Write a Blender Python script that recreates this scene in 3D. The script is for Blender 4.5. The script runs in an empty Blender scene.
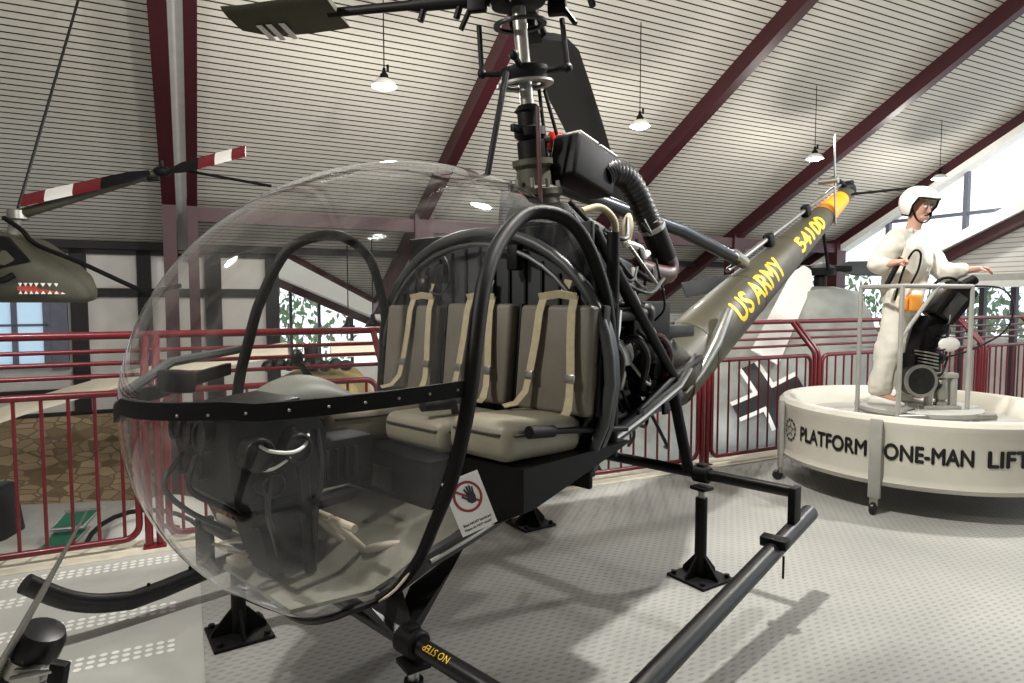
import bpy, bmesh, math, random
from mathutils import Vector, Matrix, Euler
random.seed(7)
SC = bpy.context.scene
COL = SC.collection

# ------------------------------------------------------------------ camera, sky, exposure
cam_d = bpy.data.cameras.new('camera')
cam_d.sensor_width = 36.0
cam_d.lens = 650.0 / 1024.0 * 36.0
cam_d.clip_start = 0.05
cam = bpy.data.objects.new('camera', cam_d)
cam.location = (0, 0, 1.6)
cam.rotation_euler = (math.pi / 2 - math.atan(41 / 650.0), 0, 0)
COL.objects.link(cam)
SC.camera = cam

SC.view_settings.view_transform = 'Standard'
SC.view_settings.look = 'None'
SC.view_settings.gamma = 1.0
SC.view_settings.use_curve_mapping = False
SC.view_settings.exposure = 0.0

W = bpy.data.worlds.new('sky')
SC.world = W
W.use_nodes = True
bg = W.node_tree.nodes['Background']
bg.inputs['Color'].default_value = (0.88, 0.94, 1.0, 1)
bg.inputs['Strength'].default_value = 2.0


def lamp(name, kind, loc, energy, color=(1, 1, 1), size=0.1):
    d = bpy.data.lights.new(name, kind)
    d.energy = energy
    d.color = color
    if kind == 'POINT':
        d.shadow_soft_size = size
    o = bpy.data.objects.new(name, d)
    o.location = loc
    COL.objects.link(o)
    return o


# building frame: t along the ridge, s towards the back wall
CB, SB = 0.894, 0.448


def B(t, s, z):
    return Vector((CB * t - SB * s, SB * t + CB * s, z))


ROW_NEAR, ROW_FAR, LAMP_Z = 2.75, 7.7, 4.2
NEAR_T = (-1.6, 2.5, 6.6)
FAR_T = ((2.22, 7.88), (6.1, 7.94), (10.34, 8.3), (14.4, 8.45))
for i, t in enumerate(NEAR_T):
    lamp('lamp_light', 'POINT', B(t, ROW_NEAR, LAMP_Z - 0.16), (430, 650, 560)[i], (1.0, 0.97, 0.92), 0.1)
for t, s_ in FAR_T:
    lamp('lamp_light', 'POINT', B(t, s_, LAMP_Z - 0.16), 145, (1.0, 0.97, 0.92), 0.1)


# ------------------------------------------------------------------ materials
def lin(c):
    c = c / 255.0
    return c / 12.92 if c <= 0.04045 else ((c + 0.055) / 1.055) ** 2.4


def L3(rgb):
    return (lin(rgb[0]), lin(rgb[1]), lin(rgb[2]), 1)


def newmat(name):
    m = bpy.data.materials.new(name)
    m.use_nodes = True
    nt = m.node_tree
    return m, nt, nt.nodes['Principled BSDF']


def mat(name, rgb, rough=0.5, metal=0.0, var=0.12, scale=9.0, bump=0.0, bscale=60.0, coat=0.0, spec=0.5):
    m, nt, p = newmat(name)
    p.inputs['Roughness'].default_value = rough
    p.inputs['Metallic'].default_value = metal
    p.inputs['Specular IOR Level'].default_value = spec
    if coat:
        p.inputs['Coat Weight'].default_value = coat
    tc = nt.nodes.new('ShaderNodeTexCoord')
    n = nt.nodes.new('ShaderNodeTexNoise')
    n.inputs['Scale'].default_value = scale
    n.inputs['Detail'].default_value = 4
    nt.links.new(tc.outputs['Object'], n.inputs['Vector'])
    r = nt.nodes.new('ShaderNodeValToRGB')
    c = L3(rgb)
    r.color_ramp.elements[0].position = 0.3
    r.color_ramp.elements[1].position = 0.7
    r.color_ramp.elements[0].color = (c[0] * (1 - var), c[1] * (1 - var), c[2] * (1 - var), 1)
    r.color_ramp.elements[1].color = (min(1, c[0] * (1 + var)), min(1, c[1] * (1 + var)), min(1, c[2] * (1 + var)), 1)
    nt.links.new(n.outputs['Fac'], r.inputs['Fac'])
    nt.links.new(r.outputs['Color'], p.inputs['Base Color'])
    if bump:
        n2 = nt.nodes.new('ShaderNodeTexNoise')
        n2.inputs['Scale'].default_value = bscale
        n2.inputs['Detail'].default_value = 3
        nt.links.new(tc.outputs['Object'], n2.inputs['Vector'])
        b = nt.nodes.new('ShaderNodeBump')
        b.inputs['Strength'].default_value = bump
        b.inputs['Distance'].default_value = 0.01
        nt.links.new(n2.outputs['Fac'], b.inputs['Height'])
        nt.links.new(b.outputs['Normal'], p.inputs['Normal'])
    return m


def math_node(nt, op, a, b=None):
    n = nt.nodes.new('ShaderNodeMath')
    n.operation = op
    for i, v in enumerate((a, b)):
        if v is None:
            continue
        if isinstance(v, (int, float)):
            n.inputs[i].default_value = v
        else:
            nt.links.new(v, n.inputs[i])
    return n.outputs[0]


def dot_node(nt, vec, d):
    n = nt.nodes.new('ShaderNodeVectorMath')
    n.operation = 'DOT_PRODUCT'
    nt.links.new(vec, n.inputs[0])
    n.inputs[1].default_value = d
    return n.outputs['Value']


def board_mat(name, rgb, gap_rgb, pitch, direction, gap=0.16, rough=0.7):
    """boards with dark joints at equal steps along a world direction"""
    m, nt, p = newmat(name)
    p.inputs['Roughness'].default_value = rough
    tc = nt.nodes.new('ShaderNodeTexCoord')
    v = dot_node(nt, tc.outputs['Object'], direction)
    f = math_node(nt, 'FRACT', math_node(nt, 'DIVIDE', v, pitch))
    g = math_node(nt, 'LESS_THAN', f, gap)
    n = nt.nodes.new('ShaderNodeTexNoise')
    n.inputs['Scale'].default_value = 0.7
    nt.links.new(tc.outputs['Object'], n.inputs['Vector'])
    mixv = nt.nodes.new('ShaderNodeMix')
    mixv.data_type = 'RGBA'
    c = L3(rgb)
    mixv.inputs['A'].default_value = (c[0] * 0.92, c[1] * 0.92, c[2] * 0.9, 1)
    mixv.inputs['B'].default_value = c
    nt.links.new(n.outputs['Fac'], mixv.inputs['Factor'])
    mx = nt.nodes.new('ShaderNodeMix')
    mx.data_type = 'RGBA'
    nt.links.new(g, mx.inputs['Factor'])
    nt.links.new(mixv.outputs['Result'], mx.inputs['A'])
    mx.inputs['B'].default_value = L3(gap_rgb)
    nt.links.new(mx.outputs['Result'], p.inputs['Base Color'])
    b = nt.nodes.new('ShaderNodeBump')
    b.inputs['Strength'].default_value = 0.6
    b.inputs['Distance'].default_value = 0.01
    b.invert = True
    nt.links.new(g, b.inputs['Height'])
    nt.links.new(b.outputs['Normal'], p.inputs['Normal'])
    return m


def floor_mat():
    m, nt, p = newmat('tread_plate')
    p.inputs['Roughness'].default_value = 0.55
    tc = nt.nodes.new('ShaderNodeTexCoord')
    o = tc.outputs['Object']
    a = math_node(nt, 'DIVIDE', dot_node(nt, o, (CB, SB, 0)), 0.062)
    b = math_node(nt, 'DIVIDE', dot_node(nt, o, (-SB, CB, 0)), 0.031)
    row = math_node(nt, 'FLOOR', b)
    half = math_node(nt, 'MULTIPLY', math_node(nt, 'MODULO', math_node(nt, 'ABSOLUTE', row), 2.0), 0.5)
    fa = math_node(nt, 'SUBTRACT', math_node(nt, 'FRACT', math_node(nt, 'ADD', a, half)), 0.5)
    fb = math_node(nt, 'SUBTRACT', math_node(nt, 'FRACT', b), 0.5)
    ea = math_node(nt, 'POWER', math_node(nt, 'MULTIPLY', fa, 3.1), 2.0)
    eb = math_node(nt, 'POWER', math_node(nt, 'MULTIPLY', fb, 4.2), 2.0)
    d = math_node(nt, 'SUBTRACT', 1.0, math_node(nt, 'ADD', ea, eb))
    h = math_node(nt, 'MAXIMUM', d, 0.0)
    n = nt.nodes.new('ShaderNodeTexNoise')
    n.inputs['Scale'].default_value = 1.3
    n.inputs['Detail'].default_value = 6
    nt.links.new(o, n.inputs['Vector'])
    r = nt.nodes.new('ShaderNodeValToRGB')
    r.color_ramp.elements[0].position = 0.3
    r.color_ramp.elements[1].position = 0.7
    r.color_ramp.elements[0].color = L3((150, 150, 146))
    r.color_ramp.elements[1].color = L3((172, 171, 165))
    nt.links.new(n.outputs['Fac'], r.inputs['Fac'])
    mx = nt.nodes.new('ShaderNodeMix')
    mx.data_type = 'RGBA'
    nt.links.new(math_node(nt, 'MULTIPLY', math_node(nt, 'GREATER_THAN', d, 0.15), 0.35), mx.inputs['Factor'])
    nt.links.new(r.outputs['Color'], mx.inputs['A'])
    mx.inputs['B'].default_value = L3((96, 97, 96))
    nt.links.new(mx.outputs['Result'], p.inputs['Base Color'])
    bp = nt.nodes.new('ShaderNodeBump')
    bp.inputs['Strength'].default_value = 0.5
    bp.inputs['Distance'].default_value = 0.004
    nt.links.new(h, bp.inputs['Height'])
    nt.links.new(bp.outputs['Normal'], p.inputs['Normal'])
    return m


def stone_mat():
    m, nt, p = newmat('rubble_stone')
    p.inputs['Roughness'].default_value = 0.9
    tc = nt.nodes.new('ShaderNodeTexCoord')
    mp = nt.nodes.new('ShaderNodeMapping')
    mp.inputs['Scale'].default_value = (4.0, 4.0, 8.0)
    nt.links.new(tc.outputs['Object'], mp.inputs['Vector'])
    v = nt.nodes.new('ShaderNodeTexVoronoi')
    v.feature = 'DISTANCE_TO_EDGE'
    v2 = nt.nodes.new('ShaderNodeTexVoronoi')
    for q in (v, v2):
        q.inputs['Scale'].default_value = 1.0
        nt.links.new(mp.outputs['Vector'], q.inputs['Vector'])
    sp = nt.nodes.new('ShaderNodeSeparateColor')
    nt.links.new(v2.outputs['Color'], sp.inputs['Color'])
    r = nt.nodes.new('ShaderNodeValToRGB')
    r.color_ramp.elements[0].color = L3((112, 92, 66))
    r.color_ramp.elements[1].color = L3((178, 156, 122))
    nt.links.new(sp.outputs['Red'], r.inputs['Fac'])
    mx = nt.nodes.new('ShaderNodeMix')
    mx.data_type = 'RGBA'
    nt.links.new(math_node(nt, 'LESS_THAN', v.outputs['Distance'], 0.06), mx.inputs['Factor'])
    nt.links.new(r.outputs['Color'], mx.inputs['A'])
    mx.inputs['B'].default_value = L3((122, 106, 84))
    nt.links.new(mx.outputs['Result'], p.inputs['Base Color'])
    return m


def canopy_glass(name, tint=(0.93, 0.95, 0.95), haze=0.06, gloss=0.55):
    """single sheet of clear plastic: see-through, reflecting more at grazing angles, with scratches and reflection streaks painted in as haze"""
    m = bpy.data.materials.new(name)
    m.use_nodes = True
    nt = m.node_tree
    for n in list(nt.nodes):
        if n.type != 'OUTPUT_MATERIAL':
            nt.nodes.remove(n)
    out = [n for n in nt.nodes if n.type == 'OUTPUT_MATERIAL'][0]
    tr = nt.nodes.new('ShaderNodeBsdfTransparent')
    tr.inputs['Color'].default_value = (*tint, 1)
    gl = nt.nodes.new('ShaderNodeBsdfGlossy')
    gl.inputs['Roughness'].default_value = 0.03
    gl.inputs['Color'].default_value = (0.95, 0.97, 1, 1)
    df = nt.nodes.new('ShaderNodeBsdfDiffuse')
    df.inputs['Color'].default_value = (0.8, 0.8, 0.78, 1)
    ge = nt.nodes.new('ShaderNodeNewGeometry')
    dp_ = nt.nodes.new('ShaderNodeVectorMath')
    dp_.operation = 'DOT_PRODUCT'
    nt.links.new(ge.outputs['Normal'], dp_.inputs[0])
    nt.links.new(ge.outputs['Incoming'], dp_.inputs[1])
    graz = math_node(nt, 'POWER', math_node(nt, 'SUBTRACT', 1.0, math_node(nt, 'ABSOLUTE', dp_.outputs['Value'])), 3.6)
    fres = math_node(nt, 'ADD', math_node(nt, 'MULTIPLY', graz, 0.95), 0.035)
    f2 = math_node(nt, 'MINIMUM', math_node(nt, 'MULTIPLY', fres, gloss * 2), 0.85)
    tc = nt.nodes.new('ShaderNodeTexCoord')
    mp = nt.nodes.new('ShaderNodeMapping')
    mp.inputs['Scale'].default_value = (3.0, 14.0, 3.0)
    mp.inputs['Rotation'].default_value = (0.3, 0.5, 0.2)
    nt.links.new(tc.outputs['Object'], mp.inputs['Vector'])
    no = nt.nodes.new('ShaderNodeTexNoise')
    no.inputs['Scale'].default_value = 1.2
    no.inputs['Detail'].default_value = 5
    nt.links.new(mp.outputs['Vector'], no.inputs['Vector'])
    hz = math_node(nt, 'MULTIPLY', math_node(nt, 'POWER', no.outputs['Fac'], 5.0), haze * 32)  # pale noise streaks imitate the reflected veil as well as scratches
    m1 = nt.nodes.new('ShaderNodeMixShader')
    nt.links.new(hz, m1.inputs[0])
    nt.links.new(tr.outputs[0], m1.inputs[1])
    nt.links.new(df.outputs[0], m1.inputs[2])
    m2 = nt.nodes.new('ShaderNodeMixShader')
    nt.links.new(f2, m2.inputs[0])
    nt.links.new(m1.outputs[0], m2.inputs[1])
    nt.links.new(gl.outputs[0], m2.inputs[2])
    nt.links.new(m2.outputs[0], out.inputs['Surface'])
    return m


def emit_mat(name, rgb, strength):
    m, nt, p = newmat(name)
    p.inputs['Base Color'].default_value = L3(rgb)
    p.inputs['Emission Color'].default_value = L3(rgb)
    p.inputs['Emission Strength'].default_value = strength
    return m


SLOPE = 0.532
MT = dict(
    ceiling=board_mat('ceiling_boards', (192, 187, 176), (34, 28, 24), 0.094, (-SB, CB, 0), 0.2),
    cladding=board_mat('wall_cladding', (205, 203, 198), (120, 116, 112), 0.1, (0, 0, 1), 0.14),
    floor=floor_mat(),
    stone=stone_mat(),
    plaster=mat('white_plaster', (205, 200, 192), 0.85, var=0.06, scale=3, bump=0.15, bscale=20),
    timber=mat('black_timber', (26, 22, 22), 0.7, var=0.3),
    maroon=mat('maroon_steel', (54, 11, 19), 0.45, var=0.15, scale=2),
    red=mat('red_rail_paint', (102, 16, 28), 0.35, var=0.1, coat=0.1),
    curb=mat('cream_curb', (205, 200, 182), 0.6),
    dot=mat('hole_light_white', (238, 238, 232), 0.5, var=0.03),
    plate=mat('smooth_deck_plate', (182, 182, 177), 0.5, var=0.06, scale=2),
    lowfloor=mat('lower_floor', (120, 116, 108), 0.7),
    whitebeam=mat('white_beam', (214, 212, 206), 0.6, var=0.05),
    mullion=mat('grey_mullion', (92, 94, 108), 0.5),
    dkmullion=mat('dark_mullion', (34, 30, 34), 0.5),
    black=mat('gloss_black_paint', (8, 8, 9), 0.35, var=0.2, spec=0.35),
    satin=mat('satin_black_paint', (10, 10, 10), 0.55, var=0.3, scale=20, spec=0.2),
    rubber=mat('black_rubber', (14, 14, 14), 0.42, var=0.2),
    engine=mat('oily_dark_metal', (26, 25, 23), 0.42, 0.4, var=0.45, scale=25, bump=0.3),
    steel=mat('bare_steel', (165, 165, 160), 0.3, 0.9, var=0.1),
    pedalgrey=mat('pedal_paint', (176, 168, 150), 0.45, var=0.1),
    alu=mat('dull_aluminium', (150, 148, 142), 0.38, 0.75, var=0.15),
    grey=mat('cockpit_grey', (52, 53, 52), 0.5, var=0.12, scale=14),
    panelgrey=mat('bulkhead_grey', (50, 52, 54), 0.5, var=0.1, scale=6),
    floorpan=mat('worn_floor_paint', (118, 116, 106), 0.5, var=0.3, scale=4),
    hood=mat('padded_hood', (104, 106, 98), 0.5, var=0.08),
    rimgrey=mat('arch_rim_grey', (58, 60, 60), 0.45, 0.1, var=0.1),
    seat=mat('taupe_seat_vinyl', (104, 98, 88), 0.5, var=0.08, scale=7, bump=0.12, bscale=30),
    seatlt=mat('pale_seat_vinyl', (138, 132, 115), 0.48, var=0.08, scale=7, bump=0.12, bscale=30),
    piping=mat('dark_piping', (50, 46, 40), 0.6),
    strap=mat('tan_webbing', (172, 160, 130), 0.8, var=0.1, scale=40),
    olive=mat('olive_drab', (60, 57, 42), 0.5, var=0.12, scale=5, coat=0.05),
    olivedk=mat('dark_olive', (60, 58, 44), 0.6, var=0.3, scale=3),
    orange=mat('orange_band_paint', (236, 150, 20), 0.4, var=0.06),
    yellow=mat('yellow_lettering', (240, 196, 40), 0.5, var=0.05),
    white=mat('white_paint', (226, 224, 218), 0.4, var=0.04),
    cream=mat('cream_platform_paint', (200, 197, 184), 0.42, var=0.05, scale=4),
    greypaint=mat('grey_platform_paint', (162, 161, 154), 0.45, var=0.08),
    ink=mat('black_lettering', (14, 14, 14), 0.55, var=0.05),
    signred=mat('sign_red', (140, 20, 36), 0.5, var=0.03),
    coverall=mat('white_cotton', (226, 222, 210), 0.85, var=0.05, scale=10, bump=0.5, bscale=14),
    trouser=mat('grey_shade_cotton', (208, 204, 196), 0.85, var=0.06, scale=10, bump=0.5, bscale=14),
    skin=mat('skin', (196, 150, 128), 0.5, var=0.06),
    helmet=mat('white_helmet', (236, 234, 226), 0.25, var=0.03, coat=0.5),
    brown=mat('red_brown_hose', (58, 27, 25), 0.4),
    bluegrey=mat('dark_brace_metal', (58, 62, 68), 0.3, 0.7),
    beacon=mat('red_beacon', (220, 44, 26), 0.25, var=0.03, coat=0.5),
    bladegrey=mat('dark_blade', (54, 56, 56), 0.5, var=0.12, scale=3),
    camo=mat('grey_camo', (146, 149, 143), 0.6, var=0.42, scale=1.6),
    bone=mat('pale_wing', (224, 214, 192), 0.55, var=0.05),
    green=mat('green_glass_screen', (44, 92, 70), 0.15, var=0.1),
    orangebox=mat('orange_box', (224, 150, 60), 0.5),
    leaf=mat('leaf', (96, 120, 84), 0.7, var=0.4, scale=3),
    rust=mat('shark_red', (168, 66, 52), 0.6, var=0.15),
    tan=mat('camo_tan', (158, 140, 96), 0.6, var=0.4, scale=2.2),
    bluewin=emit_mat('daylight_glow', (176, 205, 226), 0.55),  # emission stands in for daylight coming through the window
    canopy=canopy_glass('clear_canopy', (0.98, 0.98, 0.975), haze=0.014, gloss=0.55),
    pane=canopy_glass('window_glass', (0.97, 0.99, 1.0), haze=0.0, gloss=0.3),
    darkglass=canopy_glass('smoked_glass', (0.4, 0.42, 0.48), haze=0.02),
    bulb=emit_mat('lamp_glow', (255, 246, 230), 14.0),
)


# ------------------------------------------------------------------ mesh helpers
class M:
    def __init__(self):
        self.bm = bmesh.new()

    def _merge(self, b2):
        me = bpy.data.meshes.new('tmp')
        b2.to_mesh(me)
        b2.free()
        self.bm.from_mesh(me)
        bpy.data.meshes.remove(me)

    def box(self, c, size, rot=None, bevel=0.0, seg=2):
        b = bmesh.new()
        bmesh.ops.create_cube(b, size=1.0)
        for v in b.verts:
            v.co = Vector((v.co.x * size[0], v.co.y * size[1], v.co.z * size[2]))
        if bevel:
            bmesh.ops.bevel(b, geom=list(b.edges), offset=bevel, segments=seg, affect='EDGES', profile=0.5)
        R = Matrix.Identity(3)
        if rot is not None:
            R = rot if isinstance(rot, Matrix) else Euler(rot).to_matrix()
        c = Vector(c)
        for v in b.verts:
            v.co = R @ v.co + c
        self._merge(b)
        return self

    def tube(self, pts, r, n=12, closed=False, caps=True, flat=None):
        pts = [Vector(p) for p in pts]
        N = len(pts)
        rs = r if isinstance(r, (list, tuple)) else [r] * N
        tang = []
        for i in range(N):
            if closed:
                d = pts[(i + 1) % N] - pts[i - 1]
            elif i == 0:
                d = pts[1] - pts[0]
            elif i == N - 1:
                d = pts[-1] - pts[-2]
            else:
                d = (pts[i + 1] - pts[i]).normalized() + (pts[i] - pts[i - 1]).normalized()
            tang.append(d.normalized())
        up = Vector((0, 0, 1)) if abs(tang[0].z) < 0.9 else Vector((1, 0, 0))
        u = (up - tang[0] * up.dot(tang[0])).normalized()
        rings = []
        for i in range(N):
            u = (u - tang[i] * u.dot(tang[i]))
            if u.length < 1e-6:
                u = tang[i].orthogonal()
            u.normalize()
            w = tang[i].cross(u)
            ring = []
            for k in range(n):
                a = 2 * math.pi * k / n
                fu = 1.0 if flat is None else flat
                ring.append(self.bm.verts.new(pts[i] + (u * math.cos(a) * fu + w * math.sin(a)) * rs[i]))
            rings.append(ring)
        m = N if closed else N - 1
        for i in range(m):
            A, C = rings[i], rings[(i + 1) % N]
            for k in range(n):
                self.bm.faces.new((A[k], A[(k + 1) % n], C[(k + 1) % n], C[k]))
        if caps and not closed:
            self.bm.faces.new(list(reversed(rings[0])))
            self.bm.faces.new(rings[-1])
        return self

    def loft(self, secs, caps=True, closed=True):
        rings = [[self.bm.verts.new(Vector(p)) for p in s] for s in secs]
        n = len(rings[0])
        for A, C in zip(rings, rings[1:]):
            for k in range(n if closed else n - 1):
                self.bm.faces.new((A[k], A[(k + 1) % n], C[(k + 1) % n], C[k]))
        if caps and closed:
            self.bm.faces.new(list(reversed(rings[0])))
            self.bm.faces.new(rings[-1])
        return self

    def lathe(self, prof, c=(0, 0, 0), axis=(0, 0, 1), n=24):
        q = Vector((0, 0, 1)).rotation_difference(Vector(axis).normalized()).to_matrix()
        c = Vector(c)
        rings = []
        for r, z in prof:
            if r < 1e-6:
                rings.append([self.bm.verts.new(c + q @ Vector((0, 0, z)))])
            else:
                rings.append([self.bm.verts.new(c + q @ Vector((r * math.cos(2 * math.pi * k / n), r * math.sin(2 * math.pi * k / n), z))) for k in range(n)])
        for A, C in zip(rings, rings[1:]):
            for k in range(n):
                k2 = (k + 1) % n
                if len(A) == 1 and len(C) == 1:
                    continue
                if len(A) == 1:
                    self.bm.faces.new((A[0], C[k2], C[k]))
                elif len(C) == 1:
                    self.bm.faces.new((A[k], A[k2], C[0]))
                else:
                    self.bm.faces.new((A[k], A[k2], C[k2], C[k]))
        return self

    def cyl(self, a, b, r, n=16, bev=0.0):
        a, b = Vector(a), Vector(b)
        h = (b - a).length
        if bev:
            pr = [(0, 0), (r - bev, 0), (r, bev), (r, h - bev), (r - bev, h), (0, h)]
        else:
            pr = [(0, 0), (r, 0), (r, h), (0, h)]
        return self.lathe(pr, a, b - a, n)

    def ell(self, c, r, rot=None, n=20, m=12):
        R = Matrix.Identity(3)
        if rot is not None:
            R = rot if isinstance(rot, Matrix) else Euler(rot).to_matrix()
        c = Vector(c)
        start = len(self.bm.verts)
        b = bmesh.new()
        bmesh.ops.create_uvsphere(b, u_segments=n, v_segments=m, radius=1.0)
        for v in b.verts:
            v.co = R @ Vector((v.co.x * r[0], v.co.y * r[1], v.co.z * r[2])) + c
        self._merge(b)
        return self

    def prism(self, poly, depth, fn):
        """poly: 2D outline, fn(x, y, z) -> 3D; extruded from z = 0 to depth"""
        a = [self.bm.verts.new(fn(x, y, 0)) for x, y in poly]
        b = [self.bm.verts.new(fn(x, y, depth)) for x, y in poly]
        n = len(poly)
        self.bm.faces.new(list(reversed(a)))
        self.bm.faces.new(b)
        for k in range(n):
            self.bm.faces.new((a[k], a[(k + 1) % n], b[(k + 1) % n], b[k]))
        return self

    def ribbon(self, pts, width_dir, w, th=0.004):
        """flat strap following pts, width along width_dir"""
        pts = [Vector(p) for p in pts]
        wd = Vector(width_dir).normalized()
        secs = []
        for i, p in enumerate(pts):
            d = (pts[min(i + 1, len(pts) - 1)] - pts[max(i - 1, 0)]).normalized()
            x = (wd - d * wd.dot(d)).normalized()
            nn = d.cross(x)
            secs.append([p + x * w / 2 + nn * th / 2, p - x * w / 2 + nn * th / 2, p - x * w / 2 - nn * th / 2, p + x * w / 2 - nn * th / 2])
        return self.loft(secs)

    def build(self, name, m, parent=None, smooth=40, label=None):
        bm = self.bm
        bmesh.ops.recalc_face_normals(bm, faces=list(bm.faces))
        me = bpy.data.meshes.new(name)
        bm.to_mesh(me)
        bm.free()
        return mesh_obj(name, me, m, parent, smooth, label)


def mesh_obj(name, me, m, parent=None, smooth=40, label=None):
    me.materials.clear()
    me.materials.append(MT[m] if isinstance(m, str) else m)
    if smooth:
        for p in me.polygons:
            p.use_smooth = True
        me.set_sharp_from_angle(angle=math.radians(smooth))
    o = bpy.data.objects.new(name, me)
    COL.objects.link(o)
    if parent is not None:
        o.parent = parent
    if label:
        o['label'] = label
    return o


def tag(o, label, cat, group=None, kind=None):
    o['label'] = label
    o['category'] = cat
    if group:
        o['group'] = group
    if kind:
        o['kind'] = kind
    return o


def thing(name, label, cat, loc=(0, 0, 0), rotz=0.0, group=None):
    o = bpy.data.objects.new(name, None)
    o.empty_display_size = 0.1
    COL.objects.link(o)
    o.location = loc
    o.rotation_euler = (0, 0, rotz)
    return tag(o, label, cat, group)


def struct(name, mb, m, smooth=0):
    o = mb.build(name, m, None, smooth)
    o['kind'] = 'structure'
    return o


def copy_tree(o, parent=None):
    c = o.copy()
    COL.objects.link(c)
    c.parent = parent
    for ch in list(o.children):
        copy_tree(ch, c)
    return c


def arc(c, r, a0, a1, n, fn):
    return [fn(c[0] + r * math.cos(math.radians(a0 + (a1 - a0) * i / (n - 1))), c[1] + r * math.sin(math.radians(a0 + (a1 - a0) * i / (n - 1)))) for i in range(n)]


def smooth_path(pts, k=6):
    """Catmull-Rom through pts"""
    P = [Vector(p) for p in pts]
    P = [P[0] * 2 - P[1]] + P + [P[-1] * 2 - P[-2]]
    out = []
    for i in range(1, len(P) - 2):
        p0, p1, p2, p3 = P[i - 1:i + 3]
        for j in range(k):
            t = j / k
            out.append(0.5 * ((2 * p1) + (p2 - p0) * t + (2 * p0 - 5 * p1 + 4 * p2 - p3) * t * t + (3 * p1 - p0 - 3 * p2 + p3) * t ** 3))
    out.append(P[-2])
    return out


def text_shape(s, size=1.0, offset=0.0, space=1.0):
    cu = bpy.data.curves.new('lettering', 'FONT')
    cu.body = s
    cu.size = size
    cu.offset = offset
    cu.space_character = space
    cu.align_x = 'LEFT'
    ob = bpy.data.objects.new('lettering', cu)
    COL.objects.link(ob)
    dg = bpy.context.evaluated_depsgraph_get()
    me = bpy.data.meshes.new_from_object(ob.evaluated_get(dg))
    vs = [(v.co.x, v.co.y) for v in me.vertices]
    fs = [tuple(p.vertices) for p in me.polygons]
    bpy.data.objects.remove(ob)
    bpy.data.curves.remove(cu)
    bpy.data.meshes.remove(me)
    return vs, fs


def lettering(name, s, size, fn, m, parent, offset=0.0, width=None, space=1.0, fine=0.0):
    """flat letters mapped by fn(x, y) -> 3D; width rescales the run to a length"""
    vs0, fs0 = text_shape(s, size, 0.0, space)
    vs, fs = [], []
    for dx, dy in (((0, 0), (offset, 0), (-offset, 0), (0, offset), (0, -offset)) if offset else ((0, 0),)):
        fs += [tuple(v + len(vs) for v in f) for f in fs0]
        vs += [(x + dx, y + dy) for x, y in vs0]
    x0 = min(v[0] for v in vs)
    x1 = max(v[0] for v in vs)
    k = 1.0 if width is None else width / (x1 - x0)
    b = bmesh.new()
    bv = [b.verts.new(((x - x0) * k, y, 0)) for x, y in vs]
    for f in fs:
        try:
            b.faces.new([bv[i] for i in f])
        except ValueError:
            pass
    for _ in range(3 if fine else 0):
        long_ = [e for e in b.edges if e.calc_length() > fine]
        if long_:
            bmesh.ops.subdivide_edges(b, edges=long_, cuts=1)
            bmesh.ops.triangulate(b, faces=list(b.faces))
    for v in b.verts:
        v.co = fn(v.co.x, v.co.y)
    me = bpy.data.meshes.new(name)
    b.to_mesh(me)
    b.free()
    return mesh_obj(name, me, m, parent, 0)


def skin_mesh(name, verts, edges, radii, root, subd=2):
    me = bpy.data.meshes.new(name)
    me.from_pydata([Vector(v) for v in verts], edges, [])
    ob = bpy.data.objects.new(name, me)
    COL.objects.link(ob)
    sk = ob.modifiers.new('s', 'SKIN')
    for i, r in enumerate(radii):
        d = me.skin_vertices[0].data[i]
        d.radius = r if isinstance(r, tuple) else (r, r)
        d.use_root = (i == root)
    sk.use_smooth_shade = True
    sb = ob.modifiers.new('b', 'SUBSURF')
    sb.levels = subd
    sb.render_levels = subd
    dg = bpy.context.evaluated_depsgraph_get()
    out = bpy.data.meshes.new_from_object(ob.evaluated_get(dg))
    bpy.data.objects.remove(ob)
    return out



# ------------------------------------------------------------------ the hall
def roof_z(s):
    return 5.75 - SLOPE * (s - 7.81)


def quad_slab(mb, pts, th):
    """slab under/over a planar polygon, thickness th upwards"""
    a = [mb.bm.verts.new(Vector(p)) for p in pts]
    b = [mb.bm.verts.new(Vector(p) + Vector((0, 0, th))) for p in pts]
    n = len(pts)
    mb.bm.faces.new(list(reversed(a)))
    mb.bm.faces.new(b)
    for k in range(n):
        mb.bm.faces.new((a[k], a[(k + 1) % n], b[(k + 1) % n], b[k]))
    return mb


def bbox_ts(mb, t0, t1, s0, s1, z0, z1):
    return quad_slab(mb, [B(t0, s0, z0), B(t1, s0, z0), B(t1, s1, z0), B(t0, s1, z0)], z1 - z0)


# upper deck with a curb along the drop, lower hall floor
struct('floor', bbox_ts(M(), -14, 16.6, -12, 4.86, -0.25, 0.0), 'floor')
struct('floor_plate', bbox_ts(M(), -14, 0.03, -12, 4.6, 0.0, 0.004), 'plate')
struct('trim_1', bbox_ts(M(), -14, 16.6, 4.6, 4.9, 0.0, 0.012), 'curb')
struct('floor_lower', bbox_ts(M(), -14, 16.6, 4.86, 19.2, -2.8, -2.6), 'lowfloor')
k = 2
for s0 in (3.27, 3.70, 4.12, 4.42):        # strips of deck holes; white paints in the light from below
    mb = M()
    for j in range(3):
        for i in range(62):
            t = -2.85 + i * 0.045
            if s0 == 4.12 and t > -0.8:
                continue
            c = B(t, s0 + j * 0.046, 0.004)
            ring = [mb.bm.verts.new(c + Vector((0.0165 * math.cos(a * math.pi / 5), 0.0165 * math.sin(a * math.pi / 5), 0.0015))) for a in range(10)]
            mb.bm.faces.new(ring)
    struct('trim_%d' % k, mb, 'dot')
    k += 1

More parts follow.
